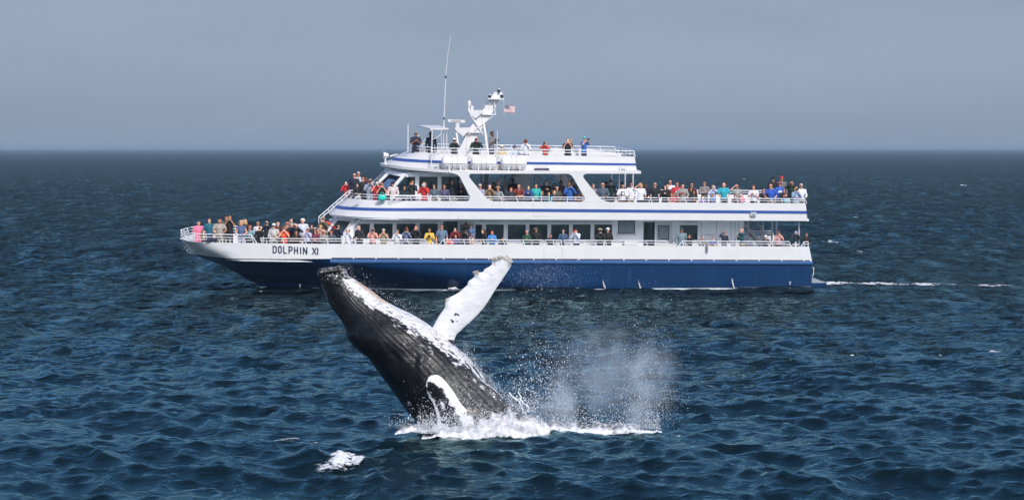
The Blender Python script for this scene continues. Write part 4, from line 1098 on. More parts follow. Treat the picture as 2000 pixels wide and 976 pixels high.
def skeleton(pose):
    re, rw, le, lw, ln = POSES[pose]
    dz = -.44 if pose == 'sit' else 0
    J = {'re': V(re), 'rw': V(rw), 'le': V(le), 'lw': V(lw)}
    sh = V((0, -ln, -.3*ln)); J['sh'] = sh
    J['rs'] = V((-.185, .0, 1.415 + dz)) + sh; J['ls'] = V((.185, .0, 1.415 + dz)) + sh
    J['neck'] = V((0, -.005, 1.45 + dz)) + sh; J['head'] = V((0, -.03, 1.625 + dz)) + sh*1.15
    J['chest'] = V((0, .0, 1.28 + dz)) + sh*.75; J['waist'] = V((0, .0, 1.10 + dz)) + sh*.35; J['hip'] = V((0, .01, .95 + dz))
    if pose == 'sit':
        J['rk'], J['ra'] = V((-.12, -.42, .50)), V((-.12, -.40, .08)); J['lk'], J['la'] = V((.12, -.42, .50)), V((.12, -.40, .08))
    else:
        J['rk'], J['ra'] = V((-.10, -.01, .50)), V((-.11, .02, .08)); J['lk'], J['la'] = V((.10, -.03, .50)), V((.12, .01, .08))
    J['rh'], J['lh'] = V((-.09, .01, .90 + dz)), V((.09, .01, .90 + dz))
    return J
def torso(mb, J, g=0.0):
    for k, r in (('chest', (.165, .112, .17)), ('waist', (.148, .105, .15)), ('hip', (.168, .122, .13))):
        mb.ball(J[k], tuple(a+g for a in r), 0, 14, 9)
    mb.capsule(J['chest'], J['waist'], .125+g, .118+g); mb.capsule(J['waist'], J['hip'], .118+g, .125+g)
    for s in ('rs', 'ls'): mb.capsule(J['chest'] + V((0, 0, .09)), J[s], .085+g, .058+g); mb.capsule(J['neck'], J[s], .055+g*.6, .052+g)
def arm(mb, J, s, g=0.0, upto=2.0):
    S, E, Wr = J[s+'s'], J[s+'e'], J[s+'w']
    if upto >= 1: mb.capsule(S, E, .05+g, .038+g)
    else: mb.capsule(S, S.lerp(E, upto), .052+g, .05+g*1.4)
    if upto > 1: mb.capsule(E, E.lerp(Wr, min(1, upto-1)), .038+g, .027+g)
def hand(mb, J, s):
    E, Wr = J[s+'e'], J[s+'w']; d = (Wr-E).normalized()
    side = V((1, 0, 0)) if s == 'r' else V((-1, 0, 0)); side = (side - d*side.dot(d)).normalized(); n = d.cross(side).normalized()
    if n.y > 0: n = -n
    palm = Wr + d*.05; mb.ball(palm, (.034, .030, .040), 0, 8, 6); mb.capsule(Wr, palm, .026, .03, 8)
    for i, (o, L) in enumerate(((.030, .062), (.010, .072), (-.011, .066), (-.031, .050))):
        a = palm + d*.025 + side*o; b_ = a + d*L*.55 + n*.012; c = b_ + d*L*.25 + n*L*.35
        mb.capsule(a, b_, .0105, .0098, 6); mb.capsule(b_, c, .0098, .009, 6)
    a = palm + side*.028 - d*.02; b_ = a + side*.028 + d*.022 + n*.01; c = b_ + d*.026 + n*.012
    mb.capsule(a, b_, .0125, .011, 6); mb.capsule(b_, c, .011, .0098, 6)
def headgeo(mb, c):
    mb.ball(c + V((0, .012, .028)), (.077, .096, .092), 0, 14, 10); mb.ball(c + V((0, -.022, -.045)), (.060, .070, .075), 0, 12, 8)
    mb.ball(c + V((0, -.098, -.012)), (.013, .020, .017), 0, 8, 6); mb.capsule(c + V((0, -.088, .025)), c + V((0, -.104, -.008)), .009, .012, 6)
    mb.ball(c + V((0, -.080, -.058)), (.024, .012, .009), 0, 8, 5); mb.ball(c + V((0, -.070, -.098)), (.026, .022, .020), 0, 8, 6)
    mb.ball(c + V((0, -.074, .040)), (.052, .018, .012), 0, 8, 5)
    for s in (-1, 1): mb.ball(c + V((s*.080, .01, -.005)), (.012, .020, .032), 0, 6, 6)
def body(pose):
    J = skeleton(pose); mb = MB(); torso(mb, J)
    mb.capsule(J['neck'] + V((0, 0, -.05)), J['head'] + V((0, .012, -.06)), .056, .050); headgeo(mb, J['head'])
    for s in 'rl':
        arm(mb, J, s); hand(mb, J, s)
        mb.capsule(J[s+'h'], J[s+'k'], .088, .056); mb.capsule(J[s+'k'], J[s+'a'], .056, .038)
        a = J[s+'a']; mb.capsule(a + V((0, .02, -.04)), a + V((0, -.15, -.05)), .036, .030, 8)
    return remeshed(mb, 'person_body', M['skin'], .0135, .30)
def shirt(pose, sleeve, hem=.95, hood=False):
    J = skeleton(pose); mb = MB(); torso(mb, J, .016)
    if sleeve:
        for s in 'rl': arm(mb, J, s, .016, sleeve)
    if hood: mb.ball(J['neck'] + V((0, .08, .02)), (.10, .07, .07), 0, 10, 6)
    mb.ball(J['hip'], (.178, .132, .12), 0, 12, 8)
    if sleeve > 1: mb.tube([J['neck'] + V((0, 0, -.03)), J['neck'] + V((0, -.003, .028))], .068, 12)
    return remeshed(mb, 'shirt', M['cloth'], .022, .5)
def trousers(pose):
    J = skeleton(pose); mb = MB(); mb.ball(J['hip'] + V((0, 0, -.03)), (.186, .140, .13), 0, 12, 8)
    for s in 'rl':
        mb.capsule(J[s+'h'], J[s+'k'], .100, .072); mb.capsule(J[s+'k'], J[s+'a'] + V((0, 0, .04)), .072, .060)
    return remeshed(mb, 'trousers', M['cloth'], .026, .5)
def shoes(pose):
    J = skeleton(pose); mb = MB()
    for s in 'rl': a = J[s+'a']; mb.capsule(a + V((0, .025, -.04)), a + V((0, -.15, -.045)), .044, .038, 8)
    return mb.mesh('shoes', M['gear'], True)
def hair_mesh(kind):
    mb = MB(); c = V((0, 0, 0))
    if kind == 'short':
        mb.ball((0, .030, .052), (.086, .090, .086), 0, 14, 9); mb.ball((0, -.035, .105), (.066, .055, .034), 0, 10, 6); mb.ball((0, .060, .0), (.080, .060, .065), 0, 10, 6)
    elif kind == 'thin':
        mb.ball((0, .050, .020), (.086, .075, .070), 0, 12, 7)
    elif kind == 'bob':
        mb.ball((0, .030, .050), (.098, .100, .095), 0, 14, 9); mb.ball((0, -.04, .11), (.070, .05, .034), 0, 8, 6)
        for s in (-1, 1): mb.capsule((s*.080, .0, .03), (s*.085, .012, -.085), .034, .028)
        mb.capsule((0, .07, .02), (0, .075, -.09), .07, .06)
    elif kind == 'long':
        mb.ball((0, .028, .050), (.092, .098, .092), 0, 14, 9); mb.ball((0, -.04, .108), (.066, .05, .032), 0, 8, 6)
        for s in (-1, 1): mb.capsule((s*.078, .0, .03), (s*.105, .0, -.21), .032, .030)
        mb.capsule((0, .075, .02), (0, .095, -.25), .075, .060); mb.capsule((.04, .08, 0), (.07, .09, -.24), .055, .045); mb.capsule((-.04, .08, 0), (-.07, .09, -.24), .055, .045)
    elif kind == 'blown':
        mb.ball((0, .028, .050), (.094, .098, .094), 0, 14, 9); mb.ball((0, -.04, .108), (.066, .05, .032), 0, 8, 6)
        for i in range(6): mb.capsule((.06, .03, .06-.03*i), (.20+.02*(i % 3), .07, .05-.045*i), .035, .018)
    elif kind == 'curly':
        for i in range(26):
            a, b_ = random.uniform(0, 6.28), random.uniform(-.35, 1.4); r = .094
            x, y, z = r*math.cos(a)*math.cos(b_), r*math.sin(a)*math.cos(b_)+.035, r*math.sin(b_)+.035
            if y < -.045 and z < .075: continue
            mb.ball((x, y, z), random.uniform(.026, .038), 0, 7, 5)
        mb.ball((0, .03, .045), (.088, .09, .088))
    elif kind == 'bun':
        mb.ball((0, .030, .052), (.088, .092, .088), 0, 14, 9); mb.ball((0, -.035, .105), (.066, .055, .034), 0, 10, 6); mb.ball((.0, .115, .07), .048)
    return remeshed(mb, 'hair', M['hair'], .012, .5)
def hat_mesh(kind):
    mb = MB()
    if kind == 'cap':
        mb.ball((0, .015, .062), (.094, .108, .085), 0, 14, 8); mb.prism([V((x, y, .062)) for x, y in ((-.075, -.08), (-.06, -.15), (-.02, -.178), (.02, -.178), (.06, -.15), (.075, -.08))], (0, 0, .014))
    elif kind == 'sunhat':
        mb.ball((0, .012, .075), (.098, .108, .085), 0, 14, 8); mb.tube([(0, .01, .060), (0, .012, .074)], .185, 18, 0, .165)
    elif kind == 'bucket':
        mb.tube([(0, .01, .16), (0, .01, .07), (0, .01, .035)], .085, 14, 0, .135)
    elif kind == 'beanie':
        mb.ball((0, .015, .060), (.096, .108, .10), 0, 14, 9); mb.tube([(0, .012, .03), (0, .012, .075)], .103, 14)
    elif kind == 'hood':
        mb.ball((0, .040, .030), (.108, .110, .125), 0, 14, 9); mb.capsule((0, .05, -.05), (0, .05, -.12), .095, .10)
    elif kind == 'band':
        mb.tube([(0, .012, .070), (0, .010, .102)], .098, 16)
    return mb.mesh('hat', M['cloth'], True)
mbg = MB(); mbg.box((-.078, -.116, .0), (-.010, -.098, .034)); mbg.box((.010, -.116, .0), (.078, -.098, .034)); mbg.box((-.010, -.114, .022), (.010, -.104, .030))
for s in (-1, 1): mbg.box((s*.078-.004, -.105, .018), (s*.078+.004, .03, .026))
GLASSES = mbg.mesh('sunglasses', M['gear'])
mbe = MB()
for s in (-1, 1): mbe.ball((s*.031, -.081, .014), (.013, .008, .008), 0, 6, 5)
EYES = mbe.mesh('eyes', M['gear'])
def cam_mesh():
    mb = MB(); mb.box((-.07, -.03, -.048), (.07, .035, .045)); mb.box((-.03, -.03, .045), (.03, .03, .07)); mb.tube([(0, -.03, -.002), (0, -.13, -.002)], .040, 10); return mb
def item_mesh(kind):
    if kind == 'camera': mb = cam_mesh()
    elif kind == 'phone': mb = MB(); mb.box((-.040, -.006, -.078), (.040, .006, .078)); mb.box((-.03, -.010, .045), (-.008, -.0061, .07))
    elif kind == 'tablet': mb = MB(); mb.box((-.08, -.006, -.05), (.08, .006, .05)); mb.box((.05, -.010, .02), (.07, -.0061, .04))
    elif kind == 'binoculars':
        mb = MB()
        for s in (-1, 1): mb.tube([(s*.034, .05, 0), (s*.034, .0, 0), (s*.042, -.10, 0)], .022, 10, 0, .034)
        mb.box((-.03, -.05, -.012), (.03, .02, .012))
    return mb.mesh(kind, M['gear'])
_cache = {}
def cached(key, fn):
    if key not in _cache: _cache[key] = fn()
    return _cache[key]

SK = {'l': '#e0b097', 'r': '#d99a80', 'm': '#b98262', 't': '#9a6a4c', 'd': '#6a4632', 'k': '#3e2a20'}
HC = {'bk': '#17130f', 'db': '#2c1f17', 'br': '#4d3423', 'lb': '#7a5a3a', 'bl': '#c8a26a', 're': '#8a4526', 'au': '#6b2e1d', 'gr': '#8d8a86', 'wh': '#dedad2', 'sa': '#a8814f'}
GROUP = 'passengers along the boat rails and decks'
CHALF = LC[13]
def edge_y(x):
    c = LC[12]
    for a, b_ in zip(c, c[1:]):
        if a.x <= x <= b_.x: return a.y + (b_.y-a.y)*(x-a.x)/max(1e-6, b_.x-a.x)
    return 0.0 if x > c[-1].x else W/2
def edge_u(x):
    c = UB[3]
    for a, b_ in zip(c, c[1:]):
        if a.x <= x <= b_.x: return a.y + (b_.y-a.y)*(x-a.x)/max(1e-6, b_.x-a.x)
    return 0.0 if x > c[-1].x else W/2
n_people = 0
def person(px, py, deck, row, pose, skin, hair, hc, top, sleeve, bottom, desc, hat=None, hatc=None, glasses=False, item=None, itemc='#101012', turn=0, wide=1.0, kid=False, lift=0.0):
    """px, py: top of the head in the photo; deck: b bow, m main, u upper, s sun deck; row 0 at the rail, higher further in"""
    global n_people
    n_people += 1
    gap = .40 if pose in ('rail',) else .62 if pose == 'lean' else .36
    if deck == 'b':
        yl = 1.0
        for _ in range(8): yl = edge_y(bl(px, py, yl).x) + gap + .72*row
        if px < 425: yl = max(yl, W/2 - 2.1*max(0, (bl(px, py, 3).x - lev[10][0] - .35))/2.1 + .25 if bl(px, py, 3).x - lev[10][0] < 2.2 else yl)
        yl = min(yl, W/2 + .8); zf = ZF1 + (.28 if row >= 1 else 0)
    elif deck == 'm': yl = gap + .5*row; zf = ZF1
    elif deck == 'u':
        yl = 1.0
        for _ in range(8): yl = edge_u(bl(px, py, yl).x) + gap + .72*row
        zf = ZF2
    else: yl = YR + gap + .85*row; zf = ZF3
    top_l = bl(px, py, yl); hw = bw(top_l); fw_ = bw((top_l.x, yl, zf + lift))
    tall = 1.305 if pose == 'sit' else 1.745 - (.3*.24*1.15 if pose == 'lean' else 0)
    if hat in ('cap', 'beanie', 'bucket', 'hood'): tall += .02
    need = hw.z - fw_.z
    smax = 1.08 if not kid else .82
    s = min(smax, need/tall); footz = hw.z - s*tall
    if kid: s = min(s, .80); footz = hw.z - s*tall
    if need/tall < .62 and not kid: s = max(s, .80); footz = hw.z - s*tall    # bending low behind the bulwark
    r = bpy.data.objects.new('person', None); COL.objects.link(r)
    J = skeleton(pose); off = J['head']
    r.rotation_euler = (0, 0, math.radians(turn + random.uniform(-9, 9)))
    rot = Matrix.Rotation(r.rotation_euler.z, 3, 'Z')
    ho = rot @ (V((off.x*wide, off.y, 0))*s)
    r.location = (hw.x - ho.x, hw.y - ho.y*.5, footz); r.scale = (s*wide, s, s)
    tag(r, 'person in ' + desc, 'person', GROUP)
    def piece(name, me, color, loc=None, hs=1.0):
        o = link(name, me, r); o.color = lin(color) if isinstance(color, str) else color
        if loc is not None: o.location = loc
        o.scale = (1/wide**.6, 1, 1) if loc is not None else (1, 1, 1)
        return o
    piece('body', cached(('b', pose), lambda: body(pose)), SK[skin])
    piece('shirt', cached(('s', pose, sleeve), lambda: shirt(pose, sleeve)), top)
    piece('trousers', cached(('t', pose), lambda: trousers(pose)), bottom)
    piece('shoes', cached(('f', pose), lambda: shoes(pose)), '#2a2a2c')
    if hair: piece('hair', cached(('h', hair), lambda: hair_mesh(hair)), HC[hc], off)
    if hat: piece({'cap': 'cap', 'sunhat': 'sun_hat', 'bucket': 'bucket_hat', 'beanie': 'knit_hat', 'hood': 'hood', 'band': 'headband'}[hat], cached(('c', hat), lambda: hat_mesh(hat)), hatc, off)
    if glasses: piece('sunglasses', GLASSES, '#0a0a0c', off)
    else: piece('eyes', EYES, '#0d0a09', off)
    if item:
        it = link(item, cached(('i', item), lambda: item_mesh(item))); it.color = lin(itemc)
        hp = off + V((0, -.185, .0)) if pose in ('camera', 'binoc') else (J['rw']+J['lw'])/2 + V((0, -.06, .04))
        wpos = r.matrix_basis @ hp; it.location = wpos; it.rotation_euler = (0, 0, r.rotation_euler.z)
        it.scale = (s, s, s)
        short = ' '.join(desc.split(',')[0].split()[:9])
        tag(it, f'{({"#101012": "black "}.get(itemc, ""))}{item} held by the person in {short}', item, 'cameras and phones held by passengers')
    return r
JN, BK, NV, KH, GY = '#27324a', '#16171a', '#1b2236', '#8a7a62', '#6d6f73'
# --- bow
P = person
P(388,431,'b',0,'relaxed','r','bun','db','#f07a98',.7,'#f07a98','bright pink tunic, first from the bow tip',wide=1.12)
P(397.6,446,'b',.2,'rail','l','bob','lb','#8a6a55',.6,JN,'brown top, small child beside the pink tunic at the bow',kid=True)
P(408.8,425.6,'b',.3,'relaxed','l','bob','br','#1c5f70',.7,JN,'dark teal V-neck shirt with windblown hair near the bow tip',wide=1.08)
P(429,425.6,'b',0,'rail','m','short','bk','#a59a8e',.6,KH,'beige-grey T-shirt gripping the bow rail, black hair',wide=1.15)
P(442,421,'b',1,'relaxed','m','short','db','#6a6450',.6,KH,'olive shirt half hidden behind the tall one in black at the bow')
P(448.8,419.4,'b',.4,'camera','m','short','bk','#17191c',.7,BK,'black shirt, tallest at the bow, hands raised to the mouth')
P(470.8,429.6,'b',0,'rail','r','bob','bl','#4f6488',0,'#c9c6d2','blue-grey halter top with a pale headband at the bow rail',hat='band',hatc='#d8c8a0')
P(478.8,428,'b',1,'shade','l','long','bl','#191a1e',2,JN,'black jacket with long blond hair behind the blue halter top')
P(488.4,440,'b',0,'lean','r','curly','re','#7fa0aa',2,JN,'light blue top and sunglasses leaning low at the bow rail, curly red hair',glasses=True)
P(503.6,432.8,'b',1,'relaxed','r','curly','lb','#d6d4d0',2,GY,'white jacket and sunglasses with tousled hair at the bow',glasses=True)
P(507.5,441,'b',0,'camera','r',None,None,'#1d1c20',2,BK,'black jacket and open collar with bald head at the rail end',item='phone',itemc='#30343c')
P(521,431,'b',1,'camera','l','thin','gr','#1c2536',2,NV,'navy jacket with bald head behind the bow rail',item='camera')
P(534.8,435,'b',0,'rail','r',None,None,'#b9b8b0',2,'#a5a49c','pale camouflage jacket and white hat above the ship name',hat='cap',hatc='#e4e4e2',glasses=True)
P(542.8,431,'b',.2,'rail','l','short','bk','#472227',.6,NV,'maroon T-shirt above the ship name, dark hair')
P(554.8,442,'b',0,'camera','l','long','re','#e0552e',.7,'#e0552e','bright orange dress above the ship name',item='phone',itemc='#43506a')
P(560,432,'b',1.2,'relaxed','r','short','lb','#a88a6c',.6,KH,'tan shirt and sunglasses behind the orange dress',glasses=True)
P(565,431,'b',2,'relaxed','r','bob','br','#c78f88',.6,KH,'dusty pink shirt at the back of the bow crowd')
P(568.8,425.6,'b',2.2,'relaxed','l','short','bk','#7d8288',2,GY,'grey top with dark hair standing highest behind the binocular user')
P(569.6,434,'b',.9,'crossed','l','bob','gr','#1a1c1e',2,BK,'black coat with lime collar and grey hair')
P(577.6,435.6,'b',.5,'binoc','r','thin','db','#20263c',2,NV,'navy polo looking through binoculars at the bow',item='binoculars')
P(579,449.5,'b',0,'lean','m','long','br','#18191c',.7,BK,'black T-shirt leaning on arms over the ship name, long brown hair')
P(591,426.8,'b',1,'relaxed','r','curly','wh','#cfd0de',2,'#a8a8ac','white hooded sweater with curly white hair',wide=1.15)
P(600.8,446,'b',0,'camera','r','bob','br','#b3b2cc',2,JN,'lilac top with red phone, small, before the white sweater',item='phone',itemc='#d23a38',kid=True)
P(608.8,438,'b',1,'relaxed','r','bob','br','#2a2c30',.6,BK,'charcoal T-shirt and short brown hair beside the white sweater')
P(616,446.8,'b',0,'lean','r','bob','au','#74384e',2,NV,'mauve hoodie and sunglasses leaning on the rail',glasses=True)
P(626,439,'b',1,'camera','r','curly','sa','#c99a8c',.7,KH,'pink patterned blouse with raised arms and curly sandy hair')
P(631.5,422.5,'b',2,'camera','l',None,None,'#5b5344',2,'#5b5344','camouflage jacket and tan cap standing by the bow stair',hat='cap',hatc='#9a8a70',glasses=True)
P(633,449.4,'b',0,'chest','r','curly','bl','#8e8d88',2,NV,'grey jacket with curly blond hair under the life ring',glasses=True)
P(647,449.6,'b',0,'lean','r','short','db','#4c5863',2,NV,'slate jacket and sunglasses below the bow stair',glasses=True)
P(660,437.6,'b',.9,'camera','l','short','db','#222c3e',2,NV,'dark navy sweater before the first slanted windscreen',item='camera')
# --- main deck side
P(679.6,444,'m',0,'camera','r','long','sa','#dcdce4',2,'#c9c9d4','white jacket and white cap with a white phone',hat='cap',hatc='#ececee',item='phone',itemc='#d8d4d0')
P(700.8,438,'m',0,'rail','l','short','bk','#2c3034',2,NV,'charcoal sweatshirt looking sideways beside the slanted pillar',turn=-35,wide=1.08)
P(727.6,444.4,'m',.1,'camera','r','bob','gr','#d8938a',.8,NV,'salmon pink blouse with a long camera lens',item='camera')
P(749,446,'m',.2,'camera','r',None,None,'#8d8668',.7,'#7a3a3c','khaki T-shirt and pale cap filming with a phone',hat='cap',hatc='#c9bfa8',item='phone',itemc='#8fb0c8')
P(776,448,'m',0,'camera','r','bob','lb','#d9d6d8',2,'#b9b9bd','black and white patterned jacket with fair hair',item='phone',itemc='#8c98b0')
P(794,443.6,'m',.2,'camera','l','long','re','#6b7690',2,NV,'blue-grey sweater with long auburn hair',item='camera')
P(812.4,439,'m',.1,'camera','r','short','bk','#191b1d',2,BK,'black sweater with hands at the face before the cabin window')
P(838.8,445,'m',0,'chest','m','bun','db','#d8b64c',.9,'#d8b64c','yellow dress holding a dark camera',item='camera')
P(862.4,438.8,'m',0,'relaxed','r','short','br','#66778e',.7,JN,'grey-blue T-shirt and sunglasses left of the open doorway',glasses=True,wide=1.08)
P(873,461,'m',0,'rail','m','bob','bk','#c25a5a',.6,BK,'red top, small dark-haired child below the open doorway',kid=True)
P(879.5,463,'m',.1,'rail','l','bob','br','#e08a80',.6,BK,'coral top, small brown-haired child beside another at the rail gap',kid=True)
P(889,443,'m',.75,'camera','r','long','au','#7c2328',2,BK,'dark red jacket standing in the open doorway',item='phone',itemc='#c8c0bc')
P(890,457.5,'m',.45,'relaxed','l','bob','br','#54407a',2,NV,'purple top, child in front of the dark red jacket',kid=True)
P(910,434,'m',.55,'chest','d','short','bk','#1d2027',.7,NV,'black T-shirt holding a toddler by the white door')
P(919.6,437.5,'m',.32,'rail','l','bob','br','#54719a',2,'#caa090','denim jacket, toddler carried beside the white door',kid=True)
P(943.6,446.4,'m',0,'rail','l','blown','br','#1a1c1e',2,BK,'black jacket with windblown brown hair facing the bow',turn=-55)
P(961,450,'m',.1,'chest','r','bob','re','#3c83c6',2,'#31558a','bright blue jacket, one place aft of the windblown hair')
P(981.5,462,'m',.2,'lean','m','short','bk','#1a1b20',2,BK,'dark jacket crouching low under the cabin windows',kid=True)
P(1028.6,449.6,'m',0,'rail','r','thin','re','#1e4a34',2,NV,'green sweatshirt and sunglasses at the main rail',glasses=True)
P(1047,443,'m',.6,'shade','m',None,None,'#1b1d1f',2,BK,'black jacket and camouflage cap with camera strap',hat='cap',hatc='#8a8878')
P(1075,456.5,'m',.1,'relaxed','m','short','bk','#1c1d26',.7,BK,'black T-shirt sitting low behind the boarding gate',kid=True,wide=1.25)
P(1100,446.8,'m',.1,'rail','l','short','db','#3f5574',2,NV,'steel blue jacket and sunglasses right of the boarding gate',glasses=True)
P(1125,445,'m',.1,'camera','r',None,None,'#c9cedc',2,NV,'white and pale blue shirt with dark cap and red phone',hat='cap',hatc='#1a1b20',item='phone',itemc='#cf3430',turn=-20)
P(1172,446,'m',.1,'camera','r','bob','db','#23302c',2,BK,'dark green jacket and straw hat',hat='sunhat',hatc='#cdbb9a',item='camera')
P(1187,443.5,'m',0,'rail','m',None,None,'#232624',2,NV,'black pullover and white cap beside the straw hat',hat='cap',hatc='#ececee',turn=-15)
P(1331,444.6,'m',.6,'relaxed','m',None,None,'#74858f',2,'#8898aa','grey-blue hoodie and teal cap before the aft window',hat='cap',hatc='#2f7f7c',wide=1.2)
P(1347,457.6,'m',.1,'chest','r','long','br','#1b2224',2,BK,'black top with long brown hair in profile by the aft window',turn=-60)
P(1372,458.8,'m',0,'lean','l','short','bk','#7c757a',2,NV,'grey striped jersey, boy hanging a sleeve over the bulwark',kid=True)
P(1392,463,'m',0,'lean','l','short','db','#27408c',.7,'#27408c','royal blue shirt, boy leaning at the white wall',kid=True)
P(1415,450,'m',.3,'shade','r',None,None,'#1f2b3a',2,'#8a94a4','navy sweatshirt with one hand on a grey cap',hat='cap',hatc='#70737a',turn=25)
P(1448,445.3,'m',.3,'chest','r','thin','wh','#24525a',2,'#a08c70','teal jacket with white hair reading a phone',turn=-60,item='phone')
P(1495,458.4,'m',0,'lean','r',None,None,'#2c2d34',.7,GY,'dark T-shirt and white knit cap leaning on folded arms',hat='beanie',hatc='#eeeef0')
P(1521,451,'m',.1,'camera','r','bob','re','#c09098',.4,NV,'pink tank top filming near the stern stair',item='phone',itemc='#3e6f50')
P(1554,448.8,'m',.3,'camera','m','short','bk','#22303a',2,NV,'dark blue jacket holding a blue tablet at the stern',item='tablet',itemc='#5aa0e0')
P(1575,453.6,'m',0,'rail','m','long','bk','#1a1a1c',2,BK,'white top and black cardigan at the stern corner')
# --- upper deck, forward
P(676.5,352,'u',0,'camera','r',None,None,'#c8303a',2,JN,'red jacket and black cap, foremost on the upper deck',hat='cap',hatc='#15161a',item='phone',itemc='#d6d2d0')
P(692,338,'u',1,'relaxed','r','thin','br','#1f2534',2,NV,'navy track top with red and white shoulders, bald',glasses=True)
P(700,335.4,'u',1.7,'relaxed','r','short','wh','#b8bcc4',.6,KH,'pale check shirt with white hair, tallest at the upper front',glasses=True)
P(709,344.4,'u',.7,'relaxed','l','blown','au','#1d1f21',2,BK,'black fleece with windblown auburn hair at the upper front',glasses=True)
P(698,357.5,'u',.1,'rail','l','bob','br','#1d2124',2,BK,'black top, child between red jacket and black fleece',kid=True)
P(723,349,'u',.2,'camera','r','thin','gr','#8f96a6',2,'#9aa0b4','light grey sweatshirt with bald head and camera',item='camera',wide=1.1)
P(736,352,'u',.3,'camera','l','bob','bk','#c8292e',.8,'#c8292e','red shirt with dark hair before the wheelhouse windscreen',item='camera',itemc='#c9c4c4')
P(746,356,'u',0,'camera','r','short','re','#1d1d22',.3,BK,'black sleeveless top with turquoise bag',glasses=True)
P(767.6,352.5,'u',.1,'rail','r',None,None,'#d2c2c2',2,'#b8b4bc','pale pink jacket and dark cap beside the windscreen pillar',hat='cap',hatc='#2c2c36',glasses=True)
P(790,361.8,'u',0,'rail','m',None,None,'#20302c',2,BK,'dark green hooded jacket at the upper rail',hat='hood',hatc='#1a2424')
P(804.4,350.4,'u',.2,'camera','r','short','bk','#2a2e30',2,NV,'charcoal jacket before the wheelhouse quarter window',item='phone')
P(828,356,'u',.1,'camera','r','bob','bl','#c8322e',2,'#b03a4a','red jacket with blond hair below the wheelhouse windows',item='camera',itemc='#b9b9bc')
P(848,359,'u',0,'rail','l','bob','db','#54646e',2,'#b9a6a8','slate blue jacket and sunglasses under the wheelhouse',glasses=True)
P(867.6,359.4,'u',0,'rail','m','bob','br','#55506a',2,NV,'violet cardigan over a white T-shirt',)
P(882.8,350.5,'u',.7,'relaxed','m','short','bk','#1e2426',2,'#8d8d90','black sweater and grey trousers at the wheelhouse door')
P(900.5,357,'u',.7,'chest','m','long','bk','#1c2023',2,BK,'black coat half hidden by the first white support')
# --- upper deck, middle
P(937.6,358.8,'u',0,'chest','r',None,None,'#9a98b4',2,'#9a98b4','lilac jacket and pink-white cap at the first support',hat='cap',hatc='#e0bcbc')
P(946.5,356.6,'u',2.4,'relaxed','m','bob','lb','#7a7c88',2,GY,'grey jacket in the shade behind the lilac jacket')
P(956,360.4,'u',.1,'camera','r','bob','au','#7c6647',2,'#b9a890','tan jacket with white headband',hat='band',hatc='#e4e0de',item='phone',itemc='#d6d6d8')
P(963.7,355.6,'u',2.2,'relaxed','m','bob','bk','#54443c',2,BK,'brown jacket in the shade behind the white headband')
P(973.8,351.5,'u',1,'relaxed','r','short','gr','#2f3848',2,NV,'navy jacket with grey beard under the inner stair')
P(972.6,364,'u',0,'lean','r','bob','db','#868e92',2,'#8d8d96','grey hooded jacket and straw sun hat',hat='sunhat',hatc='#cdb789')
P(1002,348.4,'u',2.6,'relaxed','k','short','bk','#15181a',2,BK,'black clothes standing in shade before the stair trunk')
P(998,364.8,'u',0,'rail','r','long','au','#272c30',2,BK,'dark jacket with long red hair holding a white cap')
P(1013,358.2,'u',.05,'lean','r','short','db','#7c352c',.8,'#5a2a30','rust red T-shirt leaning and looking down')
P(1032,363.2,'u',0,'chest','l','short','bl','#27417a',2,NV,'navy sweatshirt, fair-haired child with hand at mouth',kid=True)
P(1046.8,357.6,'u',0,'rail','r','bob','br','#2ba39c',2,NV,'turquoise rain jacket at the upper gate')
P(1067.5,351.5,'u',.9,'chest','r','short','bk','#191d22',2,BK,'black jacket and sunglasses above the upper gate',glasses=True,wide=1.15)
P(1058.6,372.4,'u',0,'rail','m',None,None,'#2c3040',2,NV,'navy coat with striped hood, child at the upper gate',hat='hood',hatc='#a8604c',kid=True)
P(1072,375,'u',0,'rail','l','short','bl','#2f6a80',2,NV,'teal blue top, blond child right of the striped hood',kid=True)
P(1082.4,371.4,'u',0,'lean','l','bob','bl','#2a2f48',2,NV,'star patterned navy jacket, blond child leaning over the rail',kid=True)
P(1087.8,363.4,'u',.3,'rail','r','bob','bk','#474c40',2,'#8a8a78','olive jacket with white sunglasses on the head',hat='band',hatc='#ddd6d0')
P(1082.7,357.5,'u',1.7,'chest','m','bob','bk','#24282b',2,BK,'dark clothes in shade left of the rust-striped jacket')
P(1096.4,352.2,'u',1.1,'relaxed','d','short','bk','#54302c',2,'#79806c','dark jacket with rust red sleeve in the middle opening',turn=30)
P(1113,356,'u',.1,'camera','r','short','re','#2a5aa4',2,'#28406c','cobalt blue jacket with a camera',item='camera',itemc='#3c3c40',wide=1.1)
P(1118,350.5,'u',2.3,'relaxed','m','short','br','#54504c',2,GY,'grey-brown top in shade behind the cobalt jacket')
P(1131,373,'u',0,'lean','r','bob','br','#c98a76',2,'#a04858','pale orange jacket, child by the second white support',kid=True)
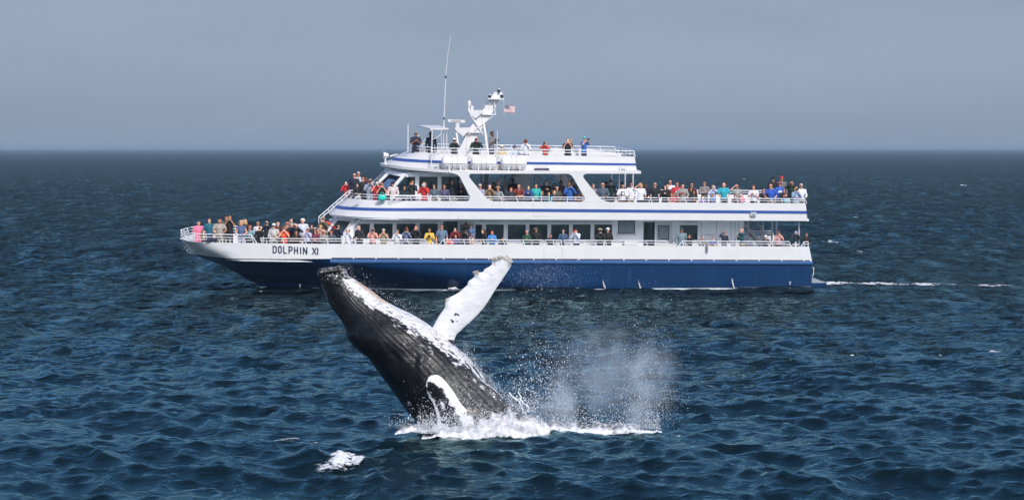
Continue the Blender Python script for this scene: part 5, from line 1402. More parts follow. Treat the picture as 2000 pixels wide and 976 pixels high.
# --- upper deck, aft
P(1158.5,358.8,'u',.3,'relaxed','r','short','gr','#8e8a9c',2,NV,'lilac-grey shirt just aft of the second white support')
P(1177,356.3,'u',0,'rail','r',None,None,'#4d5c6a',2,NV,'slate sweater and sunglasses with bald head',glasses=True,wide=1.1)
P(1184.8,354.3,'u',1.9,'relaxed','m',None,None,'#a08672',.6,KH,'dark cap and bare arms behind the slate sweater',hat='cap',hatc='#33363c')
P(1192.5,350.2,'u',.8,'relaxed','r',None,None,'#17262c',2,NV,'black fleece and dark cap, tall, beside the slate sweater',hat='cap',hatc='#232a33',glasses=True)
P(1216,358,'u',0,'rail','m','short','bk','#dedee2',.8,'#84605c','white T-shirt with a dark square print')
P(1214.5,355,'u',1.7,'relaxed','m',None,None,'#252b3c',2,NV,'navy top and cap hidden behind the printed T-shirt',hat='cap',hatc='#26324a')
P(1233,355.6,'u',0,'rail','r','short','br','#dcdce6',2,'#b5a084','white long-sleeved pullover and sunglasses',glasses=True)
P(1225,361,'u',1.6,'relaxed','m','short','bk','#7c5c58',.6,BK,'dark hair and brown shirt behind the white pullover')
P(1251,357.4,'u',0,'shade','r','bob','bl','#d8d8e0',.7,'#262a44','white shirt and navy bib shading the eyes')
P(1260.5,357.6,'u',1,'relaxed','d','short','br','#23242e',2,NV,'dark jacket behind the person shading the eyes')
P(1279,355.8,'u',0,'rail','r','short','gr','#1d2224',2,NV,'black fleece with grey hair and beard at the aft rail',glasses=True,wide=1.12)
P(1299,360.6,'u',0,'chest','l','bob','bk','#191d1f',2,NV,'black top with dark hair, hand at the face')
P(1303.5,360,'u',1,'relaxed','r','thin','br','#2a2c44',2,NV,'dark blue shirt peering over the black top')
P(1309,351.4,'u',1.9,'relaxed','r',None,None,'#dcdce4',.8,KH,'white shirt and mirrored glasses, bald, above the crowd',glasses=True)
P(1322.4,355,'u',.8,'relaxed','r','short','db','#c03038',.8,NV,'red T-shirt with white print and sunglasses',glasses=True,wide=1.12)
P(1333,357.8,'u',.1,'rail','r','short','bk','#94938f',2,'#8a8a8c','grey hoodie with red USA lettering',wide=1.06)
P(1311,377,'u',0,'lean','r','bob','lb','#c8322e',.8,'#b03030','red shirt, fair-haired child bending over the rail',kid=True)
P(1317.5,375.6,'u',.1,'rail','r','short','sa','#c23a38',.8,'#b03030','red shirt, sandy-haired child beside the grey hoodie',kid=True,glasses=True)
P(1351,356.6,'u',.9,'relaxed','r','short','db','#5a2430',2,NV,'maroon top and sunglasses behind the mother and girl',glasses=True)
P(1349.6,364.4,'u',.1,'rail','m','bob','bk','#1d2022',2,BK,'black jacket with arms round a girl')
P(1355,371.6,'u',0,'chest','m','bob','bk','#22262a',2,BK,'dark top, girl held in front of the black jacket',kid=True)
P(1375.6,353.4,'u',.7,'crossed','r','short','bk','#7d7876',2,NV,'taupe sweater with crossed arms and sunglasses',glasses=True)
P(1372.4,382,'u',0,'rail','l','thin','lb','#9a80b8',.8,'#9a80b8','purple shirt, toddler barely above the rail',kid=True)
P(1392.4,360,'u',.6,'camera','r','bob','lb','#b6bfd8',2,NV,'pale blue jumper behind the child in sky blue',item='camera',itemc='#c9c9cc')
P(1391,376.8,'u',0,'rail','m','short','bk','#4f86c8',.8,NV,'sky blue shirt, boy gripping the rail sideways',kid=True,turn=-50)
P(1413.6,355.8,'u',0,'rail','r','thin','br','#2aa0b0',.7,NV,'turquoise polo shirt gripping the aft rail',wide=1.08)
P(1439.6,359.3,'u',.5,'shade','r','short','bk','#9a9c9a',.7,KH,'grey T-shirt with hand at the brow and sunglasses',glasses=True)
P(1436,379.4,'u',0,'camera','l','bob','br','#5a2840',2,'#a0442c','maroon top, child with both hands raised',kid=True)
P(1448,375.8,'u',.1,'rail','l','short','db','#f0909a',.8,'#c9c0d8','pink shirt, toddler beside the raised hands',kid=True,turn=-50)
P(1471.6,361,'u',0,'chest','r','bob','au','#d8d6de',.7,NV,'white T-shirt with dark shoulder strap, hand at chin',turn=-20)
P(1491,367.4,'u',0,'lean','r','short','db','#1f222a',2,NV,'black sweatshirt with white print leaning at the aft rail',glasses=True,wide=1.15)
P(1505,358.4,'u',.1,'rail','r','thin','gr','#2752b0',.7,KH,'royal blue T-shirt and sunglasses near the stern',glasses=True,wide=1.12)
P(1510,345.4,'u',1.9,'relaxed','m',None,None,'#17181c',.8,'#c9c9cc','black T-shirt and black bucket hat, standing high',hat='bucket',hatc='#1a1b1e')
P(1526.5,343.5,'u',2.2,'relaxed','m',None,None,'#6b686a',2,GY,'grey sweater and red cap, highest at the stern',hat='cap',hatc='#d2403c')
P(1523,354,'u',.9,'relaxed','r',None,None,'#2a62c0',2,'#8a8a8c','blue sweatshirt with a white bear and faded red cap',hat='cap',hatc='#b85c58',glasses=True)
P(1531,367.4,'u',.15,'chest','r','short','br','#1b1d22',2,BK,'black top and sunglasses behind a red-haired child',glasses=True)
P(1534.6,377.2,'u',0,'rail','l','bob','re','#7fc0cc',.8,'#c9d8dc','aqua shirt, red-haired child near the stern',kid=True)
P(1546,352.5,'u',.9,'binoc','r','short','bk','#1f3326',2,BK,'dark green sweater looking through binoculars at the stern',item='binoculars')
P(1555,365,'u',.1,'camera','l','bob','bl','#8fa3c2',2,'#b9c4cc','light denim shirt with blond hair near the stern corner',item='camera')
P(1564.7,358,'u',.1,'rail','r','short','wh','#dedce4',2,GY,'white shirt with white hair, last at the upper stern corner',glasses=True)
# --- sun deck
P(812,256.5,'s',1.6,'chest','t',None,None,'#1f2638',.7,NV,'navy polo and sunglasses with microphone beside the steering console',glasses=True,turn=15)
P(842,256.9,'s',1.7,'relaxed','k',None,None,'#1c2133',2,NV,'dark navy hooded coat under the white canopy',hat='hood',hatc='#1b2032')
P(887,269.3,'s',.3,'camera','r',None,None,'#22302e',2,NV,'dark green jacket and white cap before the mast foot',hat='cap',hatc='#ececee',item='camera')
P(930.6,267.6,'s',.2,'camera','r',None,None,'#243129',2,BK,'dark green fleece with bald head right of the mast foot',item='camera',wide=1.15)
P(961.6,256.7,'s',3.4,'chest','d','short','bk','#71737a',.7,'#56565c','grey T-shirt facing the stern behind the mast',turn=50,item='camera')
P(980,284,'s',.7,'sit','r',None,None,'#c2b184',2,KH,'sand yellow jacket and cream hat seated on the sun deck',hat='sunhat',hatc='#e0d8bc')
P(1005.4,282.6,'s',.8,'sit','r','bob','gr','#b8c4d4',2,NV,'pale blue jacket and blue cap seated on the sun deck',hat='cap',hatc='#47708f')
P(1026.7,272,'s',.3,'camera','r','bob','re','#dcdce4',2,'#4a3a58','white blouse with red hair on the sun deck',item='camera')
P(1064.4,275.4,'s',.2,'camera','r','short','gr','#c0503e',2,'#7a2f30','coral jacket with blue scarf on the sun deck',item='camera',wide=1.1)
P(1109,270,'s',.2,'camera','r','blown','sa','#24262c',.7,NV,'black polo shirt with windblown fair hair on the sun deck',item='phone',itemc='#d0d0d4',glasses=True)
P(1141.7,266,'s',1.0,'binoc','r',None,None,'#2a60a8',.7,NV,'blue polo and aqua cap scanning aft with binoculars',hat='cap',hatc='#4fb8b4',item='binoculars',turn=62,glasses=True)
print('people', n_people)
# small loose things among the crowd
def find(txt): return next(o for o in bpy.data.objects if o.get('label', '').startswith('person in ' + txt))
pm = find('grey hoodie with red USA')
tcv = bpy.data.curves.new('print', 'FONT'); tcv.body = 'USA'; tcv.size = .15; tcv.extrude = .003; tcv.align_x = 'CENTER'; tcv.offset = .004
tob = bpy.data.objects.new('tmp', tcv); COL.objects.link(tob); bpy.context.view_layer.update()
tme = bpy.data.meshes.new_from_object(tob.evaluated_get(bpy.context.evaluated_depsgraph_get())); bpy.data.objects.remove(tob)
tme.materials.clear(); tme.materials.append(mat('print_red', '#a83434', .8)); o = link('shirt_print', tme, pm); o.location = (0, -.178, 1.22); o.rotation_euler = (math.radians(88), 0, 0)
PW, PD = mat('print_white', '#e2e2e6', .8), mat('print_dark', '#33343c', .8)
def emblem(txt, polys, m, z=1.25, y=-.15, nm='shirt_print'):
    p_ = find(txt); mb = MB()
    for q in polys: mb.prism([V((x, y, z+zz)) for x, zz in q], (0, .012, 0))
    mb.obj(nm, m, p_)
bear = [[(-.10, -.05), (-.10, .01), (-.06, .06), (.0, .075), (.05, .06), (.09, .05), (.115, .02), (.10, .005), (.07, .0), (.07, -.05), (.04, -.05), (.035, -.015), (-.03, -.015), (-.045, -.05)]]
emblem('blue sweatshirt with a white bear', bear, PW)
emblem('white T-shirt with a dark square', [[(-.09, -.12), (.09, -.12), (.09, .10), (-.09, .10)]], PD)
emblem('white T-shirt with a dark square', [[(0.02, -.10), (.065, -.02), (.03, .08), (-.03, -.01)]], PW, y=-.153)
emblem('red T-shirt with white print', [[(-.09, -.02), (.09, -.02), (.09, .05), (-.09, .05)]], PW)
emblem('black T-shirt and black bucket', [[(-.07, -.14), (-.07, -.02), (-.04, -.02), (-.04, -.14)], [(-.02, -.14), (.04, -.14), (.01, -.02)]], PW)
emblem('green sweatshirt', [[(-.08, .0), (.08, .0), (.08, .035), (-.08, .035)]], mat('print_yellow', '#c9bd5a', .8))
emblem('black T-shirt holding a toddler', [[(-.02, -.02), (.09, -.02), (.09, .03), (-.02, .03)]], PW)
# a jacket draped over the bow rail, a turquoise bag, a sleeve over the bulwark
def drape(px0, px1, py0, py1, yl, color, name, label, cat, bulge=.05):
    rows_ = []
    for j in range(6):
        f = j/5; row = []
        for i in range(9):
            u = i/8; x = px0+(px1-px0)*u; hang = py0 + (py1-py0)*f*(.62 + .38*abs(math.sin(u*5.3+.6)))
            row.append(bl(x, hang, yl) + V((0, -bulge*math.sin(f*2.6) - .015*math.sin(u*17), 0)))
        rows_.append(row)
    mb = MB(); back = [[p + V((0, .02, 0)) for p in r_] for r_ in rows_]
    mb.grid(rows_); mb.grid(back); mb.grid([rows_[0], back[0]]); mb.grid([rows_[-1], back[-1]])
    w = [bw(p) for p in mb.v]; mb.v = [tuple(p) for p in w]
    o = mb.obj(name, M['cloth'], None, True); o.color = lin(color); tag(o, label, cat)
e1 = edge_y(bl(415, 467, 1.3).x)
drape(404, 425, 464, 473, e1 - .03, '#22283c', 'jacket', 'dark navy jacket draped over the bulwark below the bow rail', 'jacket')
drape(1378.5, 1382.5, 472, 494, -.06, '#77727a', 'scarf', 'grey scarf hanging over the white bulwark near the aft window', 'scarf', .03)
c = bl(746, 386, .30); mb = MB(); mb.ball(tuple(bw(c)), (.24, .12, .16), 0, 12, 8); mb.tube([bw(c + V((-.12, 0, .10))), bw(c + V((-.06, 0, .28))), bw(c + V((.08, 0, .28))), bw(c + V((.14, 0, .10)))], .018, 6)
o = mb.obj('shoulder_bag', M['cloth'], None, True); o.color = lin('#2fc0ae'); tag(o, 'turquoise shoulder bag at the upper rail below the black sleeveless top', 'bag')

# ------------------------------------------------------------------ the breaching humpback whale
WY_ = 60.6
LEFT = [(621.5,528),(621,540),(628,554.6),(637.7,580.4),(646,597.6),(653.8,608),(664.6,623.4),(671,634),(675.3,645),(677.5,655.7),(684,667),(692.5,677),(703,686.5),(716,695),(727,709),(740,727.6),(760.5,752),(781,781),(795,799.3),(811.7,817.8),(826,832),(845,850),(872,872)]
RIGHT = [(676,526),(679.5,538),(697,546.5),(720.5,563),(746,582.5),(772,597.6),(804.4,612.7),(836.7,632),(860.4,651.4),(879.7,668.6),(891.6,676.6),(908,690),(924.4,709),(945,733.8),(960,750),(975.7,766.6),(990,781),(1004,795),(1022,815),(1044,836),(1070,866)]
TIPC = (643, 521)
def resample(pl, n, it=3):
    pl = np.array(pl, float); d = np.r_[0, np.cumsum(np.hypot(*np.diff(pl, axis=0).T))]; t = np.linspace(0, d[-1], n)
    # light smoothing of the polyline through arc-length interpolation
    x = np.interp(t, d, pl[:, 0]); y = np.interp(t, d, pl[:, 1])
    for _ in range(it):
        x[1:-1] = (x[:-2] + 2*x[1:-1] + x[2:])/4; y[1:-1] = (y[:-2] + 2*y[1:-1] + y[2:])/4
    return np.stack([x, y], 1)
NU, NV = 300, 220
Lp, Rp = resample(LEFT, NU), resample(RIGHT, NU)
wh = bpy.data.objects.new('humpback_whale', None); COL.objects.link(wh)
wbase = at(905, 838, WY_); wh.location = wbase
tag(wh, 'black and white humpback whale breaching out of the sea before the boat', 'whale')
inv = -wbase
pxm = WY_/F
def nz3(p, s): return mnoise.noise(Vector(p)*s)
vs, uvs = [], []
th = np.linspace(0, 2*np.pi, NV, endpoint=False)
tt = np.linspace(0, 1, NU)
capN = 14
white = []; tan = []; grey = []
def ssm(a, b_, x): t = min(1, max(0, (x-a)/(b_-a))); return t*t*(3-2*t)
rowsw = []
for i in range(-capN, NU):
    if i >= 0:
        l_, r_ = Lp[i], Rp[i]; cap = 1.0; adv = 0
    else:
        f = -i/capN; cap = math.sqrt(max(0, 1-f*f)) ; adv = f
        l_, r_ = Lp[0], Rp[0]
    c2 = (l_+r_)/2; h2 = (r_-l_)/2
    if i < 0:
        c2 = c2 + (np.array(TIPC)-c2)*adv*1.0
    t = max(i, 0)/(NU-1)
    hw_ = np.hypot(*h2)*pxm
    cw_ = at(c2[0], c2[1], WY_); hv = Vector((h2[0]*pxm, 0, -h2[1]*pxm))*cap
    # the head is flatter than the chest
    depth = hw_*(0.80 + .22*ssm(.1, .45, t))*cap
    row = []
    for a in th:
        s, d = math.cos(a), math.sin(a)
        dirv = hv*s + Vector((0, depth*d, 0))
        p = cw_ + dirv
        # throat pleats run lengthways on the right (belly) side
        m = ssm(-.35, .1, s)*ssm(.05, .14, t)*(1-ssm(.90, 1.0, t))
        arc = a if a < math.pi else a-2*math.pi
        wav = 1.2*nz3((t*5, arc*.8, 1.7), 1.0)
        g = abs(math.sin(arc*23 + wav*.8))
        disp = -.030*m*(1-g)**2*(.55+.45*ssm(.5,.8,t))
        # folds bunched ahead of the near flipper
        if d < 0:
            q = math.exp(-((t-.50)/.10)**2 - ((s+.05)/.45)**2)
            disp += .030*q*math.sin((t*60 + s*9*(1+t) + 3*nz3((t*9, s*3, 0), 1)))
        # lips: a ridge and a groove down the head, knobs on the snout
        if t < .30:
            lip = math.exp(-((s+.86-.25*t)/.05)**2)*(1 if d < 0 else .3)
            disp += .035*lip*(1-ssm(.2, .3, t))
            kn = nz3((p.x*5.2, p.y*5.2, p.z*5.2), 1.0); disp += .050*max(0, kn-.12)*(1-ssm(.02, .16, t)) if True else 0
            kn2 = nz3((p.x*11, p.y*11, p.z*11), 1.0); disp += .022*kn2*(1-ssm(.0, .12, t))
        disp += .020*nz3((p.x*1.7, p.y*1.7, p.z*1.7), 1.0) + .006*nz3((p.x*7, p.y*7, p.z*7), 1.0)
        nrm = dirv.normalized() if dirv.length > 1e-6 else Vector((0, 0, 1))
        p = p + nrm*disp*max(cap, .25)
        row.append(p + inv)
        # skin pattern; the white on the right also paints in sun glare
        n1_ = nz3((t*22, arc*5.0, 3.1), 1.0); n2_ = nz3((t*60, arc*16, 7.7), 1.0); n3_ = nz3((t*9, arc*2.0, 9.2), 1.0)
        sb_ = (.10 + .80*t if t < .75 else .70 + .9*(t-.75)) + .10*ssm(.35, .6, t)
        w_ = .92*ssm(sb_-.12, sb_+.42, s + .24*n1_ + .22*n2_ + .12*n3_)*(1-ssm(.60, .95, t)*.6)
        w_ *= 1 - .45*m*(1-g)**1.5  # pleat grooves darkened in the colour
        if t < .045: w_ = max(w_*.5, .55*ssm(.05, .5, n2_+.35*n1_))
        mouth = math.exp(-((s+.955)/.018)**2)*ssm(.02, .04, t)*(1-ssm(.125, .15, t))
        w_ = max(w_, .8*mouth)
        white.append(w_)
        tan.append(ssm(.80, .95, s + .05*n2_)*ssm(.045, .075, t)*(1-ssm(.17, .23, t + .03*n1_)))
        grey.append(ssm(.48, .70, t)*ssm(-.25, .35, s + .2*n3_))
    rowsw.append(row)
mb = MB(); mb.grid(rowsw, close=True)
mb.f.append(tuple(range(NV-1, -1, -1))); mb.m.append(0)
me = mb.mesh('whale_body', [], True)
for nm, arr in (('white', white), ('tan', tan), ('grey', grey)):
    a_ = me.attributes.new(nm, 'FLOAT', 'POINT'); a_.data.foreach_set('value', np.array(arr, np.float32))

def whale_skin(name, flipper=False):
    m = bpy.data.materials.new(name); m.use_nodes = True
    n, l = m.node_tree.nodes, m.node_tree.links; b = n['Principled BSDF']
    tc = n.new('ShaderNodeTexCoord')
    def noise_(sc, det, st=(1, 1, 1), rot=(0, 0, 0)):
        mp_ = n.new('ShaderNodeMapping'); mp_.inputs['Scale'].default_value = st; mp_.inputs['Rotation'].default_value = rot
        t_ = n.new('ShaderNodeTexNoise'); t_.inputs['Scale'].default_value = sc; t_.inputs['Detail'].default_value = det; t_.inputs['Roughness'].default_value = .65
        l.new(tc.outputs['Object'], mp_.inputs[0]); l.new(mp_.outputs[0], t_.inputs['Vector']); return t_
    def ramp(src, a, b_, c=0.0, d=1.0):
        r_ = n.new('ShaderNodeMapRange'); r_.interpolation_type = 'SMOOTHSTEP'
        r_.inputs[1].default_value = a; r_.inputs[2].default_value = b_; r_.inputs[3].default_value = c; r_.inputs[4].default_value = d
        l.new(src, r_.inputs[0]); return r_.outputs[0]
    def mixc(f, a, b_):
        x = n.new('ShaderNodeMix'); x.data_type = 'RGBA'
        l.new(f, x.inputs[0])
        for k, v in ((6, a), (7, b_)):
            if isinstance(v, tuple): x.inputs[k].default_value = v
            else: l.new(v, x.inputs[k])
        return x.outputs[2]
    def math_(op, a, b_):
        x = n.new('ShaderNodeMath'); x.operation = op
        for k, v in ((0, a), (1, b_)):
            if isinstance(v, (int, float)): x.inputs[k].default_value = v
            else: l.new(v, x.inputs[k])
        return x.outputs[0]
    def attr(a):
        x = n.new('ShaderNodeAttribute'); x.attribute_name = a; return x.outputs['Fac']
    rot = (0, math.radians(-42), 0)
    streak = noise_(11, 6, (.35, 1, 1.6), rot); fine = noise_(46, 4, (.45, 1, 1.5), rot); blot = noise_(3.0, 5)
    wf = math_('ADD', attr('white'), math_('MULTIPLY', math_('SUBTRACT', streak.outputs[0], .5), 1.0))
    wf = math_('ADD', wf, math_('MULTIPLY', math_('SUBTRACT', fine.outputs[0], .5), 1.25))
    wmask = ramp(wf, .36, .74)
    dark = mixc(ramp(blot.outputs[0], .35, .7), (.004, .004, .005, 1), (.010, .010, .011, 1))
    gr = mixc(math_('MULTIPLY', attr('grey'), ramp(math_('ADD', fine.outputs[0], math_('MULTIPLY', streak.outputs[0], .6)), .70, 1.0)), dark, (.17, .165, .155, 1))
    col = mixc(wmask, gr, mixc(ramp(math_('ADD', streak.outputs[0], math_('MULTIPLY', fine.outputs[0], .8)), .72, 1.0), (.36, .36, .37, 1) if not flipper else (.66, .65, .66, 1), (.72, .71, .72, 1)))
    col = mixc(math_('MULTIPLY', attr('tan'), ramp(fine.outputs[0], .30, .55)), col, (.42, .30, .19, 1))
    l.new(col, b.inputs['Base Color'])
    b.inputs['Roughness'].default_value = .24 if not flipper else .4
    b.inputs['Specular IOR Level'].default_value = .24
    b.inputs['Coat Weight'].default_value = .07; b.inputs['Coat Roughness'].default_value = .12
    bp = n.new('ShaderNodeBump'); bp.inputs['Strength'].default_value = .5; bp.inputs['Distance'].default_value = .03; l.new(streak.outputs[0], bp.inputs['Height'])
    bp2 = n.new('ShaderNodeBump'); bp2.inputs['Strength'].default_value = .45; bp2.inputs['Distance'].default_value = .012; l.new(fine.outputs[0], bp2.inputs['Height']); l.new(bp.outputs[0], bp2.inputs['Normal'])
    l.new(bp2.outputs[0], b.inputs['Normal'])
    return m
WS = whale_skin('whale_skin'); WF = whale_skin('flipper_skin', True)
me.materials.append(WS); link('body', me, wh)

def flipper(edgeA, edgeB, y0, y1, thick, n=150, nv=30, pattern=None, name='flipper', knob=.0):
    A_, B_ = resample(edgeA, n, 1), resample(edgeB, n, 1); rows_ = []; wa = []
    for i in range(n):
        t = i/(n-1); a, b_ = at(A_[i][0], A_[i][1], WY_), at(B_[i][0], B_[i][1], WY_)
        c = (a+b_)/2; h = (b_-a)/2; Y = y0 + (y1-y0)*t
        th_ = thick*(1-.62*t)*(1 if t < .97 else max(.15, (1-t)/.03))
        row = []
        for j in range(nv):
            q = 2*math.pi*j/nv; s, d = math.cos(q), math.sin(q)
            prof = (1-.45*max(0, s)) * (1-abs(s)**4*.0)
            p = c + h*s + Vector((0, Y + d*th_*prof*math.sqrt(max(.0, 1-.55*s*s)), 0))
            p = p + Vector((0, .012*nz3((p.x*4, 3, p.z*4), 1), .0))
            row.append(p + inv); wa.append(pattern(t, s, d, p) if pattern else 1.0)
        rows_.append(row)
    mb = MB(); mb.grid(rows_, close=True)
    for r0 in (0, n-1): mb.f.append(tuple(r0*nv + j for j in range(nv))); mb.m.append(0)
    me = mb.mesh(name, [WF], True)
    a_ = me.attributes.new('white', 'FLOAT', 'POINT'); a_.data.foreach_set('value', np.array(wa, np.float32))
    for nm in ('tan', 'grey'): me.attributes.new(nm, 'FLOAT', 'POINT')
    return link(name, me, wh)
upA = [(842,645),(845.6,637.5),(854.8,621),(862,610),(868,601.7),(868.5,595),(869,589.5),(874,584),(879,580.5),(888,576),(898,570),(905,563),(912,557.5),(913.5,552),(915,548.5),(920,545.5),(926.6,541),(926.5,534),(929,531),(937,532),(943.5,531.2),(945,527),(948,524.5),(955,521),(960,516.8),(960.5,509.5),(964,505.6),(968,506),(972,503.2),(978,501.8),(984,501.5)]
upB = [(884,676),(887.6,662),(891,654),(898,647.8),(907,639),(916,631.4),(926,622),(934.8,613),(943,603),(951,592.5),(960,578),(967.5,565.8),(976,553),(984,541),(991,531),(996,522.8),(998.5,516),(998,510.5),(994,505),(990,502.6)]
def pat_up(t, s, d, p):
    v = 1.35 + .25*nz3((p.x*1.5, p.z*1.5, 2), 1)
    q = math.exp(-((t-.22)/.05)**2 - ((s-.05)/.30)**2); v -= q*(2.4*ssm(-.05, .25, nz3((p.x*9, p.z*9, 4), 1)) )
    q2 = math.exp(-((t-.02)/.06)**2 - ((s-.75)/.4)**2); v -= q2*(1.3 + .9*nz3((p.x*9, p.z*9, 1), 1))
    return v
flipper(upA, upB, .35, .15, .16, pattern=pat_up)
dnA = [(838,742),(836,735),(840,726),(846,722.5),(856.8,721.3),(864,725),(871,731.7),(880,742),(887.5,752),(895,764),(902,774.8),(908,782),(914,788.5),(921,793),(925,803),(928.5,815.7),(932,835),(936,850)]
dnB = [(837,744),(836,749),(838,756),(842,765),(848.6,774.8),(852,784),(854.8,793),(857,803),(858.5,812),(860,822),(861,835),(862,850)]
def pat_dn(t, s, d, p):
    # s = -1 at the leading (right) edge
    w_ = 1.25*ssm(-.10, -.45, s + .25*nz3((p.x*6, p.z*6, 5), 1)) if False else 1.25*(1-ssm(-.62, -.12, s + .30*nz3((p.x*6, p.z*6, 5), 1)))
    w_ = max(w_, 1.1*math.exp(-((t-.45)/.09)**2 - ((s-.25)/.16)**2))
    w_ = max(w_, .75*ssm(.55, .85, s + .2*nz3((p.x*9, p.z*9, 8), 1)))
    w_ = max(w_, .9*(1-ssm(.05, .13, t))*(1-ssm(.3, .8, s)), .8*ssm(.72, .95, t + .15*nz3((p.x*8, p.z*8, 8), 1)))
    return w_
flipper(dnA, dnB, -1.22, -1.45, .13, pattern=pat_dn)
# barnacle clusters on the flipper edges, the snout and the tip
BARN = mat('barnacle', (.52, .47, .40, 1), .8, .5, 30.0, .6, 60.0)
def barnacles(pts, Y, spread, nper, r0=.018):
    mb = MB()
    for (x, y) in pts:
        c = at(x, y, WY_)
        for _ in range(nper):
            p = c + Vector((random.gauss(0, spread), Y + random.gauss(0, .05), random.gauss(0, spread*.75))) + inv
            r = r0*random.uniform(.6, 1.3); mb.ball(p, (r, r, r), 0, 6, 4)
    o = mb.obj('barnacles', BARN, wh, True); o['kind'] = 'stuff'
barnacles([(964, 506.5), (970, 504), (978, 503), (985, 503.5), (991, 505.5), (996, 511)], .15, .035, 26)
barnacles([(928.5, 533), (932, 532.5)], .2, .03, 22); barnacles([(871, 587), (876, 583.5)], .3, .03, 18)
barnacles([(920.5, 792)], -1.42, .05, 40, .02)
SNOUT = mat('snout_knob', (.07, .068, .065, 1), .5, .6, 14.0, .6, 30.0)
for (x, y, r) in ((664, 523, .10), (671, 530, .075), (657, 524, .07), (647, 525, .08), (637, 527, .075), (630, 530, .06), (667, 538, .06), (659, 543, .05), (662, 551, .045), (653, 535, .06)):
    mb = MB(); c = at(x, y, WY_) + inv
    yy = -.62 if y > 530 else -.30
    rr_ = []
    for i in range(9):
        a = -math.pi/2 + math.pi*i/8
        rr_.append([Vector((c.x, c.y+yy, c.z)) + Vector((math.cos(a)*math.cos(b_), math.cos(a)*math.sin(b_), math.sin(a)))*r*(1+.25*nz3((math.cos(b_)*2+x, math.sin(b_)*2, math.sin(a)*2), 1)) for b_ in [2*math.pi*j/12 for j in range(12)]])
    mb.grid(rr_, close=True); o_ = mb.obj('tubercle', WS, wh, True)
    for nm, v_ in (('white', .36), ('tan', 0.0), ('grey', 1.0)): a_ = o_.data.attributes.new(nm, 'FLOAT', 'POINT'); a_.data.foreach_set('value', np.full(len(o_.data.vertices), v_, np.float32))

# ------------------------------------------------------------------ foam, spray and whitecaps
def foam_patch(rows_, dens, name='foam', m=None):
    mb = MB(); mb.grid(rows_); me = mb.mesh(name, [m or M['foam']], True)
    a_ = me.attributes.new('dens', 'FLOAT', 'POINT'); a_.data.foreach_set('value', np.array(dens, np.float32)); return me
def wz(xs, ys, c=.2):
    X, Y = np.asarray(xs, float), np.asarray(ys, float); x, y = X.copy(), Y.copy(); cc = np.full(len(xs), c)
    for _ in range(4):
        a, b_, z, _l, _f = waves(x, y, cc); x, y = X - a, Y - b_     # undo the sideways swing of the crests
    return waves(x, y, cc)[2]
FV, FF, FD = [], [], []
def add_patch(cx, cy, lx, ly, rot, nx, ny, strength, hgt, up=.015):
    u, v = np.meshgrid(np.linspace(-1, 1, nx), np.linspace(-1, 1, ny)); u = u.ravel(); v = v.ravel()
    X = cx + lx*u*math.cos(rot) - ly*v*math.sin(rot); Y = cy + lx*u*math.sin(rot) + ly*v*math.cos(rot)
    Z = wz(X, Y, max(.05 if cy < 90 else .12, min(.3, cy*.002))) 
    r2 = u*u + v*v; env = np.clip(1-r2, 0, 1)
    nzv = np.array([mnoise.noise((x*2.2/max(lx, .4), y*2.2/max(ly, .3), cx)) for x, y in zip(X-cx, Y-cy)])
    Z = Z + up + hgt*env*(0.6 + .8*nzv); nzv = nzv*(.55 if lx > .5 and cy < 90 else 1.0)
    o = len(FV); FV.extend(np.stack([X, Y, Z], 1).tolist()); FD.extend((strength*env + .35*nzv - .12 + (env <= 0)*-2).tolist())
    for j in range(ny-1):
        for i in range(nx-1):
            a = o + j*nx + i; FF.append((a, a+1, a+nx+1, a+nx))
def sea_at(px, py):                      # sea point under a photo pixel (mean level)
    Y = CAMH*F/(py-HOR); return (px-1000)/F*Y, Y
# hero whitecaps near the camera and on the right
for (px_, py_, wpx, hpx, rot, st, hg) in ((672, 913, 56, 17, .25, .74, .14), (672, 908, 34, 12, .2, .70, .12), (636, 917, 46, 9, .4, .66, .05), (582, 859, 40, 9, .5, .86, .06), (536, 853, 34, 6, .2, .86, .05), (552, 872, 60, 10, .9, .72, .03), (612, 866, 12, 10, .2, .95, .06), (700, 912, 22, 8, 0, .7, .05),
        (590, 949, 60, 5, .2, .34, .01), (1942, 686, 26, 5, .1, .66, .05), (1665, 690, 8, 3, 0, .55, .03), (1838, 690, 9, 3, 0, .55, .03), (1618, 472.5, 26, 2.6, .1, .6, .06), (1675, 491, 18, 2.6, 0, .55, .06), (1880, 362, 9, 1.5, 0, .7, .08), (1670, 424, 14, 1.3, 0, .5, .05), (1455, 350, 14, 2.0, .4, .55, .08), (85, 369, 9, 1.2, 0, .6, .06), (330, 393, 12, 1.2, 0, .5, .05), (455, 420, 12, 1.5, .3, .5, .05), (48, 377, 9, 1, 0, .4, .04), (140, 398, 12, 1, 0, .4, .04)):
    x, y = sea_at(px_, py_); k = y/F
    add_patch(x, y, wpx*k, hpx*k*y/CAMH*.8, rot*.3, 44 if wpx > 15 else 18, 22 if wpx > 15 else 9, st, hg)
